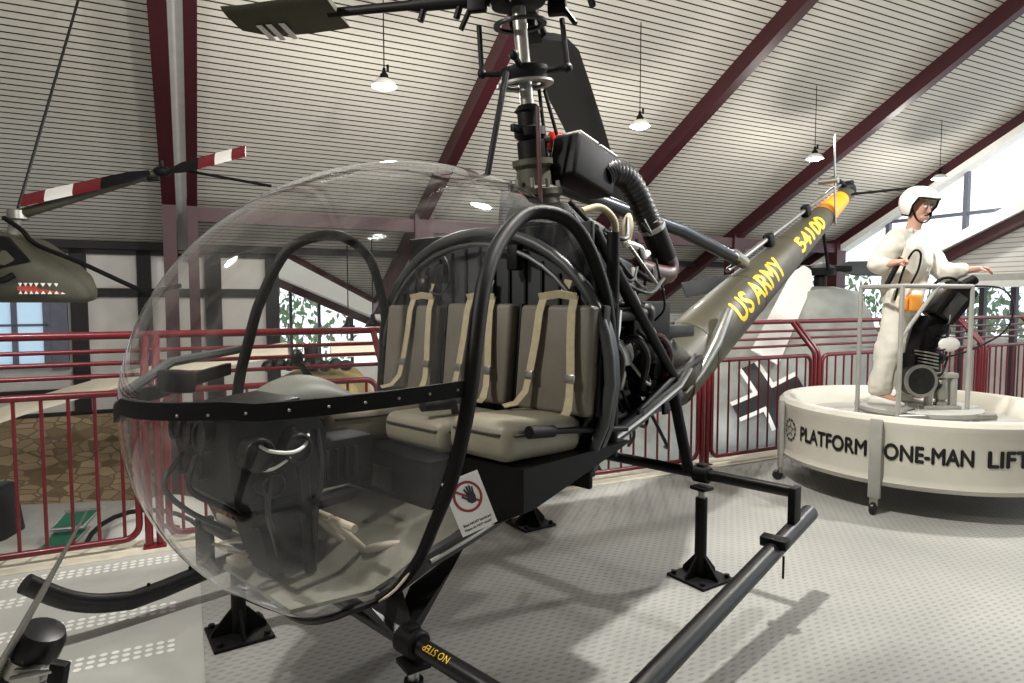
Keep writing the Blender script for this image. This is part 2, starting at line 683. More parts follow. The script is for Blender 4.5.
# roof: the near slope from ridge to eaves, the strip beyond the plastered wall, the far slope behind the camera
mb = M()
quad_slab(mb, [B(-14, -3, roof_z(-3)), B(16.6, -3, roof_z(-3)), B(16.6, 13.7, roof_z(13.7)), B(-14, 13.7, roof_z(13.7))], 0.18)
struct('ceiling', mb, 'ceiling')
mb = M()
quad_slab(mb, [B(1.75, 13.7, roof_z(13.7)), B(16.6, 13.7, roof_z(13.7)), B(16.6, 16.6, roof_z(16.6)), B(5.4, 16.6, roof_z(16.6))], 0.18)
struct('ceiling_eaves', mb, 'ceiling')
mb = M()
quad_slab(mb, [B(-14, -12, roof_z(6)), B(16.6, -12, roof_z(6)), B(16.6, -3, roof_z(-3)), B(-14, -3, roof_z(-3))], 0.18)
struct('ceiling_behind', mb, 'ceiling')

# rafters, columns, purlins
tn = 10


def rafter(t, w, s0, s1, d=0.34):
    mb = M()
    a = [B(t - w / 2, s0, roof_z(s0)), B(t + w / 2, s0, roof_z(s0)), B(t + w / 2, s1, roof_z(s1)), B(t - w / 2, s1, roof_z(s1))]
    quad_slab(mb, [p - Vector((0, 0, d)) for p in a], d - 0.01)
    return mb


for t in (-0.2, 0.14, 4.15, 8.3, 12.4, 16.45):
    w = {-0.2: 0.2, 0.14: 0.15}.get(t, 0.19)
    struct('beam_%d' % tn, rafter(t, w, -3, 13.6 if t < 1 else 15.6), 'maroon')
    tn += 1
mb = M()
quad_slab(mb, [B(-0.1, -3, roof_z(-3) - 0.2), B(0.065, -3, roof_z(-3) - 0.2), B(0.065, 13.6, roof_z(13.6) - 0.2), B(-0.1, 13.6, roof_z(13.6) - 0.2)], 0.08)
struct('trim_30', mb, 'whitebeam')
for t, w in ((-0.2, 0.2), (0.14, 0.16), (4.15, 0.36), (8.3, 0.36), (12.4, 0.36), (16.2, 0.36)):
    mb = M()
    bbox_ts(mb, t - w / 2, t + w / 2, 12.05, 12.4, -2.6, roof_z(12.3) - 0.1)
    struct('column_%d' % tn, mb, 'maroon')
    tn += 1
mb = M()
bbox_ts(mb, 0.2, 16.4, 12.1, 12.32, roof_z(12.2) - 0.5, roof_z(12.2) - 0.26)
struct('beam_%d' % tn, mb, 'maroon')
tn += 1
mb = M()
bbox_ts(mb, -14, 16.4, 13.5, 13.68, roof_z(13.6) - 0.16, roof_z(13.6) - 0.04)
struct('beam_%d' % tn, mb, 'timber')

# half-timbered wall at the eaves, stone below
struct('wall_back', bbox_ts(M(), -14, 1.66, 13.7, 13.95, -0.42, roof_z(13.7) + 0.1), 'plaster')
struct('wall_back_stone', bbox_ts(M(), -14, 1.66, 13.55, 13.95, -2.6, -0.42), 'stone')
n = 40
for t0, t1, z0, z1 in ((-1.8, -1.55, -0.42, 2.5), (-0.78, -0.55, -0.42, 2.5), (0.34, 0.62, -0.42, 2.5), (1.42, 1.66, -0.42, 2.5),
                       (-1.55, 1.5, 1.66, 1.82), (-14, 1.66, -0.5, -0.36), (-14, 1.66, 2.42, 2.6), (-14, -1.8, -0.1, 0.05)):
    struct('trim_%d' % n, bbox_ts(M(), t0, t1, 13.6, 13.75, z0, z1), 'timber')
    n += 1
# window in the plastered wall
mb = M()
bbox_ts(mb, -3.6, -2.12, 13.62, 13.7, 0.5, 2.05)
struct('window_1', mb, 'bluewin')
mb = M()
for a in ((-3.6, -2.12, 0.44, 0.52), (-3.6, -2.12, 1.97, 2.08), (-3.6, -2.12, 1.68, 1.75), (-3.6, -2.12, 1.16, 1.2), (-2.2, -2.1, 0.44, 2.08), (-2.64, -2.56, 0.5, 2.0), (-3.1, -3.05, 0.5, 2.0)):
    bbox_ts(mb, a[0], a[1], 13.56, 13.64, a[2], a[3])
struct('window_1_frame', mb, 'mullion')
struct('trim_%d' % n, bbox_ts(M(), -2.1, -1.85, 13.58, 13.7, 0.4, 2.1), 'mullion')
n += 1

# glazed gable across the ridge
GT = 16.5
mb = M()
v = [B(GT, s, z) for s, z in ((-3, 0.75), (16.2, 0.75), (16.2, roof_z(16.2) - 0.2), (-3, roof_z(-3) - 0.2))]
mb.bm.faces.new([mb.bm.verts.new(p) for p in v])
struct('window_2', mb, 'pane')
mb = M()
for s in (5.3, 7.2, 9.02, 10.9, 12.7, 14.4, 16.0):
    bbox_ts(mb, GT - 0.1, GT + 0.02, s - 0.05, s + 0.05, 0.75, roof_z(s) - 0.2)
struct('window_2_frame', mb, 'mullion')
mb = M()
bbox_ts(mb, GT - 0.08, GT, -3, 16.2, 3.6, 3.68)
struct('trim_%d' % n, mb, 'mullion')
n += 1
mb = M()
a = [B(GT - 0.35, -3, roof_z(-3)), B(GT + 0.02, -3, roof_z(-3)), B(GT + 0.02, 15.6, roof_z(15.6)), B(GT - 0.35, 15.6, roof_z(15.6))]
quad_slab(mb, [p - Vector((0, 0, 0.52)) for p in a], 0.16)
struct('trim_%d' % n, mb, 'whitebeam')
n += 1
struct('wall_gable', bbox_ts(M(), GT - 0.02, GT + 0.25, -3, 16.6, -2.6, 0.75), 'plaster')
# lower side roof meeting the gable: sloped maroon beam, pale cover and ribbed soffit
mb = M()
P = lambda s, z, t: B(t, s, z)
mb.loft([[P(8.85, 2.42, t), P(8.85, 2.64, t), P(4.6, 4.62, t), P(4.6, 4.37, t)] for t in (15.2, 15.45)])
struct('beam_%d' % (tn + 1), mb, 'maroon')
mb = M()
mb.loft([[P(8.95, 2.62, t), P(8.95, 2.82, t), P(4.6, 4.98, t), P(4.6, 4.6, t)] for t in (15.1, 16.3)])
struct('trim_%d' % n, mb, 'whitebeam')
n += 1
mb = M()
mb.loft([[P(8.8, 2.16, t), P(8.8, 2.46, t), P(4.6, 4.4, t), P(4.6, 2.16, t)] for t in (15.42, 16.3)])
struct('trim_%d' % n, mb, 'cladding')
n += 1
mb = M()
bbox_ts(mb, 15.25, 16.3, 4.6, 8.8, 2.02, 2.16)
struct('trim_%d' % n, mb, 'greypaint')
n += 1
mb = M()
bbox_ts(mb, 15.25, 15.4, 4.6, 8.8, 1.88, 2.02)
struct('trim_%d' % n, mb, 'whitebeam')
n += 1
mb = M()
for s in (8.9, 8.45, 8.0, 7.4, 6.6):
    bbox_ts(mb, 15.3, 15.42, s - 0.05, s + 0.05, -2.6, 1.95)
struct('window_3_frame', mb, 'dkmullion')
mb = M()
mb.bm.faces.new([mb.bm.verts.new(B(15.45, s, z)) for s, z in ((4.6, 0.4), (9.6, 0.4), (9.6, 1.9), (4.6, 1.9))])
struct('window_3', mb, 'pane')

struct('column_%d' % (tn + 9), bbox_ts(M(), 14.6, 14.75, 9.0, 9.22, -2.6, 3.3), 'greypaint')
# far wall under the eaves, with the gable window of the next bay
struct('wall_behind', bbox_ts(M(), -14, 16.6, -12.2, -12, -0.2, roof_z(6) + 0.2), 'plaster')
mb = M()
mb.loft([[B(t, s, z) for s, z in ((-12.2, -2.6), (-12.2, roof_z(6)), (-3, roof_z(-3)), (16.8, roof_z(16.8)), (16.8, -2.6))] for t in (-14.2, -14)])
struct('wall_side', mb, 'plaster')
struct('wall_far', bbox_ts(M(), 5.2, 16.6, 16.4, 16.6, -2.6, roof_z(16.5) + 0.05), 'cladding')
struct('wall_far_next', bbox_ts(M(), 1.66, 6.5, 18.6, 18.8, -2.6, -0.2), 'plaster')
mb = M()
for a in ((-0.4, 0.75, 1.0), ):
    mb.bm.faces.new([mb.bm.verts.new(B(t, 18.62, z)) for t, z in ((1.9, -0.2), (6.2, -0.2), (6.2, 0.6), (1.9, 2.4))])
struct('window_4', mb, 'pane')
mb = M()
for t in (2.55, 3.3, 4.2, 5.2):
    bbox_ts(mb, t - 0.04, t + 0.04, 18.5, 18.6, -0.2, 2.3 - (t - 1.9) * 0.42)
struct('window_4_frame', mb, 'dkmullion')
mb = M()
mb.loft([[B(t, s, z) for s, z in ((18.4, zz), (18.6, zz), (18.6, zz + 0.22), (18.4, zz + 0.22))] for t, zz in ((1.7, 2.2), (6.6, 0.05))])
struct('beam_%d' % (tn + 2), mb, 'maroon')
mb = M()
mb.loft([[B(t, s, z) for s, z in ((17.6, zz), (18.6, zz), (18.6, zz + 2.2), (17.6, zz + 2.2))] for t, zz in ((1.7, 2.42), (6.6, 0.27))])
struct('wall_far_upper', mb, 'ceiling')
mb = M()
mb.tube([B(1.75, 13.72, roof_z(13.7) - 0.05), B(5.4, 16.5, roof_z(16.6) - 0.05)], 0.07, 8)
struct('beam_%d' % (tn + 3), mb, 'maroon')


# trees outside the glass
def tree(loc, h, r, label):
    t = thing('tree', label, 'tree', loc)
    mb = M()
    mb.tube([(0, 0, 0), (0.05, 0, h * 0.4), (0, 0.08, h * 0.75)], [0.16, 0.12, 0.05], 8)
    mb.build('trunk', 'olivedk', t)
    mb = M()
    for i in range(900):
        a, b, q = random.uniform(0, 6.28), random.uniform(-1, 1), random.random() ** 0.4
        c = Vector((r * q * math.cos(a) * math.sqrt(1 - b * b), r * q * math.sin(a) * math.sqrt(1 - b * b), h * 0.62 + r * 1.1 * q * b))
        e = Euler((random.uniform(0, 6), random.uniform(0, 6), random.uniform(0, 6))).to_matrix()
        s = random.uniform(0.08, 0.2)
        mb.bm.faces.new([mb.bm.verts.new(c + e @ Vector(p)) for p in ((-s, 0, 0), (0, -s * 0.5, 0), (s, 0, 0), (0, s * 0.5, 0))])
    mb.build('foliage', 'leaf', t, 0)


tree(B(19.5, 14.6, -2.6), 5.6, 1.9, 'green tree outside the gable glazing behind the grey helicopter')
tree(B(20.5, 11.0, -2.6), 5.2, 1.6, 'green tree outside the gable glazing behind the white lift platform')
tree(B(3.0, 22.5, -2.6), 4.6, 2.2, 'green tree outside the far window seen through the plastic canopy')


# pendant lamps
def pendant_lamp(p, top, label, lit=True):
    t = thing('pendant_lamp', label, 'lamp', p, 0, 'pendant lamps under the roof')
    M().cyl((0, 0, 0.16), (0, 0, top - p.z), 0.007, 6).build('cord', 'satin', t)
    M().lathe([(0, 0.2), (0.018, 0.2), (0.024, 0.15), (0.05, 0.12), (0.055, 0.06), (0.03, 0.05), (0, 0.05)], (0, 0, 0), n=16).build('socket', 'satin', t)
    M().lathe([(0.05, 0.075), (0.09, 0.06), (0.135, 0.02), (0.15, -0.02), (0.143, -0.02), (0.128, 0.015), (0.085, 0.05), (0.05, 0.06)], (0, 0, 0), n=24).build('shade', 'white', t)
    M().lathe([(0, 0.05), (0.06, 0.045), (0.12, 0.005), (0.132, -0.02), (0.08, -0.05), (0, -0.06)], (0, 0, 0), n=20).build('bulb', 'bulb' if lit else 'white', t)
    M().box((0.045, 0, 0.2), (0.03, 0.03, 0.08), bevel=0.006).build('ballast_box', 'satin', t)
    return t


LN = ['lit pendant lamp hanging beside the rotor paddle of the bubble helicopter', 'lit pendant lamp hanging between the dark rotor blade and a maroon rafter',
      'lit pendant lamp hanging above the orange-banded tail boom', 'lit pendant lamp hanging above the white-helmeted person']
for i, (t, s_) in enumerate(FAR_T):
    p = B(t, s_, LAMP_Z)
    pendant_lamp(p, roof_z(s_), LN[i])
for i, t in enumerate(NEAR_T):
    p = B(t, ROW_NEAR, LAMP_Z)
    pendant_lamp(p, roof_z(ROW_NEAR), ['lit pendant lamp over the deck in front of the bubble helicopter', 'lit pendant lamp over the rotor hub of the bubble helicopter', 'lit pendant lamp over the white lift platform'][i])


def dark_lamp(p, top, label):
    t = thing('hanging_lamp', label, 'lamp', p, 0, 'dark bell lamps far behind the canopy')
    M().cyl((0, 0, 0.2), (0, 0, top - p.z), 0.012, 6).build('cord', 'satin', t)
    M().lathe([(0, 0.34), (0.04, 0.34), (0.06, 0.22), (0.15, 0.12), (0.22, 0.0), (0.2, 0.0), (0.1, 0.1), (0, 0.14)], n=20).build('shade', 'satin', t)


dark_lamp(B(2.92, 13.2, 0.93), roof_z(13.2), 'dark bell lamp seen in the middle of the arched door frame behind the canopy')
dark_lamp(B(3.42, 13.2, 0.98), roof_z(13.2), 'dark bell lamp seen just left of the bulkhead rim, behind the canopy')

# ------------------------------------------------------------------ railing along the drop
FS, PITCH = 4.72, 1.555


def rail_pt(t, ds, z):
    return B(t, FS + ds, z)


NAMES = {-3: 'red baluster panel beyond the dark padded post, over the lower hall', -2: 'red baluster panel with the brown stone wall behind it, left of the canopy',
         -1: 'red baluster panel right behind the clear canopy nose', 0: 'red baluster panel hidden behind the instrument console', 1: 'red baluster panel behind the black engine frame',
         2: 'red baluster panel in front of the white cross on the grey helicopter', 3: 'red baluster panel behind the left rim of the lift platform',
         4: 'red baluster panel behind the person and lift engine', 5: 'red baluster panel right of the lift engine, under the side roof', 6: 'red baluster panel at the far right of the deck'}
for i in range(-3, 7):
    t0 = -0.22 + i * PITCH
    a, b = t0 + 0.085, t0 + PITCH - 0.085
    pn = thing('balustrade', NAMES[i], 'railing', rail_pt(a, 0, 0), 0, 'red baluster panels along the deck')
    o = rail_pt(a, 0, 0)
    pts = []
    rr = 0.09
    for (ct, cz, a0) in ((b - rr, 1.02 - rr, 0), (a + rr, 1.02 - rr, 90), (a + rr, 0.08 + rr, 180), (b - rr, 0.08 + rr, 270)):
        for q in range(6):
            an = math.radians(a0 + q * 18)
            pts.append(rail_pt(ct + rr * math.cos(an), 0, cz + rr * math.sin(an)) - o)
    M().tube(pts, 0.021, 10, closed=True).build('frame', 'red', pn)
    for j in range(10):
        t = a + (j + 0.6) * (b - a) / 10.2
        M().cyl(rail_pt(t, 0, 0.085) - o, rail_pt(t, 0, 1.01) - o, 0.0105, 8).build('baluster', 'red', pn)
hr = thing('handrail', 'long red handrail of four pipes on bent twin posts behind the helicopters', 'railing', rail_pt(-6, 0.3, 0))
o = rail_pt(-6, 0.3, 0)
for ds, z, r in ((0.3, 1.37, 0.026), (0.235, 1.27, 0.014), (0.18, 1.195, 0.014), (0.12, 1.12, 0.014)):
    M().tube([rail_pt(-6, ds, z) - o, rail_pt(12.5, ds, z) - o], r, 10).build('pipe', 'red', hr)
for i in range(-3, 8):
    t0 = -0.22 + i * PITCH
    for d in (-0.032, 0.032):
        path = [rail_pt(t0 + d, 0, 0.0) - o, rail_pt(t0 + d, 0, 0.9) - o] + [rail_pt(t0 + d, 0.05 * q * q / 9 + 0.0, 1.0 + 0.035 * q) - o for q in range(3)] + [rail_pt(t0 + d, 0.3, 1.36) - o]
        up = M().tube(path, 0.024, 10).build('post', 'red', hr)
        M().box(rail_pt(t0 + d, 0, 0.018) - o, (0.07, 0.1, 0.012), (0, 0, math.atan2(SB, CB)), 0.004).build('foot_plate', 'red', up)

# ------------------------------------------------------------------ bubble-canopy helicopter (x aft, -y towards the deck's open side, z up)
HO = Vector((-0.844, 2.557, 0))
HA = math.radians(46.5)
heli = thing('helicopter', 'bubble-canopy olive army helicopter with open doors, filling the middle of the deck', 'helicopter', HO, HA)
hq = Matrix.Rotation(HA, 3, 'Z')


def HW(p):
    return HO + hq @ Vector(p)


EC, ER = Vector((0.706, 0, 1.197)), Vector((1.33, 0.78, 1.026))


def interp(tab, z):
    if z <= tab[0][0]:
        return tab[0][1]
    for (a, x0), (b, x1) in zip(tab, tab[1:]):
        if z <= b:
            return x0 + (x1 - x0) * (z - a) / (b - a)
    return tab[-1][1]


NEAR_EDGE = [(0.40, -0.06), (0.475, -0.02), (0.51, 0.04), (0.56, 0.098), (0.68, 0.131), (0.81, 0.154), (0.98, 0.2), (1.15, 0.228), (1.29, 0.25), (1.46, 0.29), (1.675, 0.383), (1.83, 0.52), (1.92, 0.66)]
FAR_EDGE = [(0.40, -0.06), (0.5, 0.0), (0.6, 0.02), (0.81, 0.0), (0.98, 0.03), (1.22, 0.066), (1.41, 0.118), (1.6, 0.164), (1.84, 0.264), (1.92, 0.4)]


def shell(t, ph, k=1.0):
    return EC + Vector((-ER.x * math.cos(t) * k, -ER.y * math.sin(t) * math.cos(ph) * k, ER.z * math.sin(t) * math.sin(ph) * k))


def t_edge(ph):
    tab = NEAR_EDGE if math.cos(ph) >= 0 else FAR_EDGE
    t = 0.05
    while t < 3.0:
        p = shell(t, ph)
        lim = 1.02 if p.z > 1.925 else interp(tab, p.z)
        if p.x >= lim:
            break
        t += 0.004
    return t


# clear bubble
mb = M()
NP, NT = 96, 30
tip = mb.bm.verts.new(shell(0, 0))
cols = []
for i in range(NP):
    ph = 2 * math.pi * i / NP
    te = t_edge(ph)
    cols.append([mb.bm.verts.new(shell(te * (j + 1) / NT, ph)) for j in range(NT)])
for i in range(NP):
    A, C = cols[i], cols[(i + 1) % NP]
    mb.bm.faces.new((tip, A[0], C[0]))
    for j in range(NT - 1):
        mb.bm.faces.new((A[j], A[j + 1], C[j + 1], C[j]))
mb.build('canopy_bubble', 'canopy', heli, 180, label='clear plastic canopy bubble, scratched, with reflection haze painted in')
# black joint strip round the bubble
mb = M()


def ring_pt(z, x, side, k):
    q = max(0.0, 1 - ((z - EC.z) / ER.z) ** 2)
    cx = (x - EC.x) / (ER.x * math.sqrt(q))
    cx = max(-1, min(1, cx))
    y = ER.y * math.sqrt(q) * math.sqrt(1 - cx * cx)
    return EC + Vector(((x - EC.x) * k, side * y * k, (z - EC.z)))


secs = []
xs = [0.25, 0.18, 0.1, 0.0, -0.1, -0.2, -0.3, -0.38, -0.45, -0.51, -0.55, -0.58, -0.6, -0.612]
seq = [(x, -1) for x in xs] + [(-0.618, 0)] + [(x, 1) for x in reversed(xs) if x < 0.08]
for x, sd in seq:
    zc = 1.283 + 0.02 * (x - 0.0) / 0.3 * (1 if sd <= 0 else 2) + (0.012 if x < -0.4 else 0)
    secs.append([ring_pt(zc - 0.027, x, sd, 1.008), ring_pt(zc + 0.027, x, sd, 1.008), ring_pt(zc + 0.027, x, sd, 0.985), ring_pt(zc - 0.027, x, sd, 0.985)])
strip = mb.loft(secs).build('canopy_strip', 'satin', heli, 30)
for x in (0.2, 0.1, 0.0, -0.1, -0.2, -0.3, -0.4, -0.48, -0.54):
    p = ring_pt(1.283 + 0.02 * x / 0.3, x, -1, 1.008)
    M().ell(p, (0.005, 0.005, 0.005), n=8, m=6).build('rivet', 'steel', strip)
# door frames
near_arch = smooth_path([(0.05, -0.45, 0.52), (0.098, -0.5, 0.57), (0.12, -0.59, 0.682), (0.14, -0.65, 0.811), (0.18, -0.705, 0.98), (0.215, -0.729, 1.153), (0.245, -0.731, 1.29), (0.29, -0.713, 1.46),
                         (0.383, -0.665, 1.675), (0.53, -0.606, 1.835), (0.72, -0.575, 1.955), (0.87, -0.64, 1.945), (0.97, -0.69, 1.83), (1.04, -0.735, 1.6), (1.05, -0.75, 1.36), (1.02, -0.74, 1.12), (0.95, -0.7, 0.88)], 5)
nf = M().tube(near_arch, [0.02 + 0.01 * min(1, max(0, (p.z - 0.7) / 0.7)) for p in near_arch], 10).build('door_frame', 'satin', heli)
M().tube([shell(t_edge(ph) - 0.005, ph, 1.012) + Vector((-0.012, 0, 0)) for ph in [math.radians(-48 + 55 * i / 20) for i in range(21)]], 0.005, 6).build('sheet_edge', 'bone', nf)
far_arch = smooth_path([(-0.02, 0.55, 0.6), (0.0, 0.62, 0.82), (0.03, 0.67, 1.0), (0.066, 0.69, 1.223), (0.118, 0.69, 1.411), (0.164, 0.655, 1.602), (0.264, 0.57, 1.841), (0.46, 0.54, 1.925), (0.63, 0.57, 1.9), (0.79, 0.64, 1.8), (0.93, 0.73, 1.55), (0.95, 0.76, 1.37), (0.93, 0.76, 1.1), (0.9, 0.72, 0.9)], 5)
M().tube(far_arch, 0.026, 10).build('door_frame', 'satin', heli)
# lower rim of the bubble
rim = []
for i in range(41):
    ph = -math.pi * (0.14 + 0.72 * i / 40)
    rim.append(shell(t_edge(ph), ph, 1.004))
M().tube(rim, 0.014, 8).build('canopy_rim', 'black', heli)

# bulkhead behind the seats
def arch_outline(hw, ztop, zbase, zsh, n=24):
    pts = [(-hw * 0.86, zbase), (-hw * 0.96, (zbase + zsh) / 2), (-hw, zsh)]
    for i in range(1, n):
        a = math.pi * (1 - i / n)
        pts.append((hw * math.cos(a), zsh + (ztop - zsh) * math.sin(a) ** 0.9))
    pts += [(hw, zsh), (hw * 1.02, (zbase + zsh) / 2), (hw, zbase)]
    return pts


BX = 1.0
OFF = 0.0
mb = M()
mb.prism(arch_outline(0.82, 1.93, 0.86, 1.25), 0.03, lambda y, z, d: Vector((BX + d, y + OFF, z)))
bk = mb.build('bulkhead', 'panelgrey', heli)
for i in range(15):
    y = -0.72 + i * 0.103
    q = max(0, 1 - (y / 0.82) ** 2)
    zt = 1.25 + 0.67 * q ** 0.5 - 0.05
    M().box((BX - 0.006, y + OFF, (0.95 + zt) / 2), (0.016, 0.012, zt - 0.95), bevel=0.003).build('stiffener', 'satin', bk)
M().tube([Vector((BX - 0.03, y + OFF, z)) for y, z in arch_outline(0.81, 1.935, 0.9, 1.25)], 0.026, 10).build('arch_rim', 'rimgrey', heli)
M().tube([Vector((BX - 0.06, y + OFF, z)) for y, z in arch_outline(0.76, 1.875, 1.0, 1.22)], 0.012, 8).build('arch_rim', 'rimgrey', heli)
mb = M()
mb.box((BX - 0.05, 0.24, 1.74), (0.05, 0.07, 0.1), bevel=0.012)
mb.build('intercom_box', 'satin', bk)
M().box((BX - 0.05, -0.28, 1.8), (0.05, 0.07, 0.12), bevel=0.012).build('switch_box', 'satin', bk)
M().tube([Vector((BX - 0.05, 0.28 + 0.1 * math.cos(a), 1.74 + 0.11 * math.sin(a))) for a in [i * math.pi / 10 for i in range(20)]], 0.006, 6, closed=True).build('headset_cord', 'rubber', bk)
mb = M()
mb.tube(smooth_path([(BX - 0.05, 0.36, 1.8), (BX - 0.07, 0.42, 1.76), (BX - 0.06, 0.4, 1.68), (BX - 0.05, 0.36, 1.6)], 5), 0.014, 8)
mb.ell((BX - 0.06, 0.38, 1.68), (0.03, 0.04, 0.05))
mb.build('headset', 'rubber', bk)
# smoked rear quarter pane between door arch and bulkhead rim
mb = M()
a = [Vector((1.02, -0.12, 2.14)), Vector((1.02, -0.5, 1.99)), Vector((1.07, -0.68, 1.82)), Vector((1.1, -0.75, 1.58))]
b = [Vector((BX, -0.12, 1.96)), Vector((BX, -0.42, 1.88)), Vector((BX, -0.66, 1.7)), Vector((BX, -0.77, 1.5))]
mb.loft([a, b], closed=False)
mb.build('quarter_pane', 'darkglass', heli)

# tub-shaped belly
SEC = [(0.1, 0.5, 0.5, 0.54), (0.2, 0.56, 0.58, 0.62), (0.4, 0.58, 0.63, 0.67), (0.75, 0.59, 0.7, 0.755), (1.2, 0.58, 0.8, 0.855), (1.6, 0.57, 0.9, 0.96), (2.05, 0.54, 1.02, 1.085), (2.35, 0.44, 1.06, 1.15), (2.8, 0.24, 1.07, 1.18)]


def belly(hw, zc, ze, h=0.06, th=0.035):
    out = [(-hw, ze + h), (-hw, ze), (-hw * 0.82, ze - (ze - zc) * 0.6), (-hw * 0.45, zc + 0.01), (0, zc), (hw * 0.45, zc + 0.01), (hw * 0.82, ze - (ze - zc) * 0.6), (hw, ze), (hw, ze + h)]
    inn = [(y * 0.94, z + th if 0 < i < 8 else z) for i, (y, z) in enumerate(out)]
    return out + inn[::-1]


mb = M()
mb.loft([[(x, y, z) for y, z in belly(hw, zc, ze)] for x, hw, zc, ze in SEC])
mb.build('belly_tub', 'grey', heli, 30, label='grey belly tub under cabin and engine')
mb = M()
mb.loft([[(x, -hw * 0.93, zc + 0.06), (x, hw * 0.93, zc + 0.06), (x, hw * 0.93, zc + 0.075), (x, -hw * 0.93, zc + 0.075)] for x, hw, zc, ze in [(-0.2, 0.3, 0.44, 0), (0.05, 0.44, 0.47, 0), (0.2, 0.54, 0.57, 0), (0.4, 0.55, 0.64, 0), (0.75, 0.56, 0.71, 0), (1.0, 0.55, 0.76, 0)]])
mb.build('floor_pan', 'floorpan', heli, 30, label='worn grey cabin floor')
for sd in (-1, 1):
    M().tube([(x, sd * (hw + 0.004), ze + 0.03) for x, hw, zc, ze in SEC[1:-1]], 0.009, 8).build('sill_trim', 'steel', heli)
for x in (1.15, 1.35, 1.6, 1.85):
    r = [q for q in SEC if q[0] <= x][-1]
    M().box((x, -r[1] + 0.01, r[3] + 0.05), (0.05, 0.02, 0.06), bevel=0.006).build('sill_bracket', 'satin', heli)

# seats
mb = M()
mb.box((0.74, 0.2, 0.78), (0.62, 0.98, 0.3), bevel=0.02)
sb = mb.build('seat_base', 'satin', heli)
for yy in (0.05, 0.28, 0.5):
    M().box((0.425, yy, 0.8), (0.012, 0.16, 0.1), bevel=0.004).build('vent_panel', 'engine', sb)
mb = M()
mb.loft([[(x, -0.36, z0), (x, -0.36, 0.965), (x, -0.75, 0.965), (x, -0.75, z0 + 0.1), (x, -0.56, z0)] for x, z0 in ((0.5, 0.7), (0.56, 0.7), (0.9, 0.78), (1.22, 0.86))])
mb.build('fuel_box', 'satin', heli, 20, label='black tapered box below the near seat')


def cushion(name, x0, x1, y0, y1, z0, z1, m, side, dip=0.0):
    mb = M()
    mb.box(((x0 + x1) / 2, (y0 + y1) / 2, (z0 + z1) / 2), (x1 - x0, y1 - y0, z1 - z0), (0, dip, 0), 0.055, 4)
    c = mb.build(name, m, heli, 60)
    q = M()
    R = Euler((0, dip, 0)).to_matrix()
    h = Vector(((x1 - x0) / 2, (y1 - y0) / 2, (z1 - z0) / 2))
    ce = Vector(((x0 + x1) / 2, (y0 + y1) / 2, (z0 + z1) / 2))
    i = 0.008
    pts = [ce + R @ Vector(p) for p in ((-h.x - 0.002, -h.y + 0.05, h.z - 0.05), (-h.x - 0.002, h.y - 0.05, h.z - 0.05), (-h.x + 0.05, h.y + 0.002, h.z - 0.05), (h.x - 0.05, h.y + 0.002, h.z - 0.05), (h.x, h.y - 0.05, h.z - 0.05), (h.x, -h.y + 0.05, h.z - 0.05), (h.x - 0.05, -h.y - 0.002, h.z - 0.05), (-h.x + 0.05, -h.y - 0.002, h.z - 0.05))]
    q.tube(pts, 0.006, 6, closed=True).build('piping', 'piping', c)
    return c


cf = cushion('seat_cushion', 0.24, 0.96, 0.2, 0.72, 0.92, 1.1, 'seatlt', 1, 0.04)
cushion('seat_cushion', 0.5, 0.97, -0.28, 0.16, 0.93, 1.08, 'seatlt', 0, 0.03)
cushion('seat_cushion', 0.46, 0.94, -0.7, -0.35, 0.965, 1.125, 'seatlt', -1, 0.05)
M().lathe([(0.045, 0), (0.05, 0.012), (0.03, 0.014), (0.028, 0.0)], (0.236, 0.28, 1.01), (-1, 0, 0), 20).build('grommet', 'satin', cf)
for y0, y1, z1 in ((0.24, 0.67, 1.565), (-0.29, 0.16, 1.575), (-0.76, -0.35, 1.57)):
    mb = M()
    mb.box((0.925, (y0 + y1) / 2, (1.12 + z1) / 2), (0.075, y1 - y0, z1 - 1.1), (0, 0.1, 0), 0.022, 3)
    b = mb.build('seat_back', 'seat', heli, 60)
    M().box((0.965, y0 - 0.012, (1.12 + z1) / 2), (0.05, 0.02, z1 - 1.1), (0, 0.1, 0), 0.006).build('side_rail', 'satin', b)

# shoulder harnesses
for yc, w, zt, zb in ((0.35, 0.075, 1.66, 1.2), (-0.1, 0.075, 1.67, 1.2), (-0.58, 0.085, 1.66, 1.18)):
    mb = M()
    mb.ribbon([(0.965, yc - 0.01, zt + 0.03), (0.95, yc, zt - 0.02), (0.915, yc, 1.615)], (0, 1, 0), 0.045)
    hs = mb.build('shoulder_harness', 'strap', heli)
    q = M()
    q.ribbon([(0.9, yc - w - 0.02, 1.615), (0.905, yc, 1.628), (0.9, yc + w + 0.02, 1.615)], (-0.3, 0, 1), 0.035)
    q.build('yoke', 'strap', hs)
    for sd in (-1, 1):
        q = M()
        q.ribbon([(0.91, yc + sd * w, 1.618), (0.885, yc + sd * w * 1.05, 1.55), (0.868, yc + sd * w * 1.15, 1.42), (0.848, yc + sd * w * 1.35, 1.28)], (0, 1, 0), 0.042)
        q.build('strap', 'strap', hs)
        q = M()
        q.ribbon([(0.845, yc + sd * w * 1.35, 1.27), (0.83, yc + sd * w * 1.45, 1.2), (0.79, yc + sd * w * 1.7, 1.15), (0.74, yc + sd * w * 2.0, 1.14)], (0, 1, 0.2), 0.036)
        q.build('strap', 'strap', hs)
        M().box((0.842, yc + sd * w * 1.35, 1.275), (0.014, 0.05, 0.035), (0, 0.15, 0), 0.004).build('buckle', 'steel', hs)

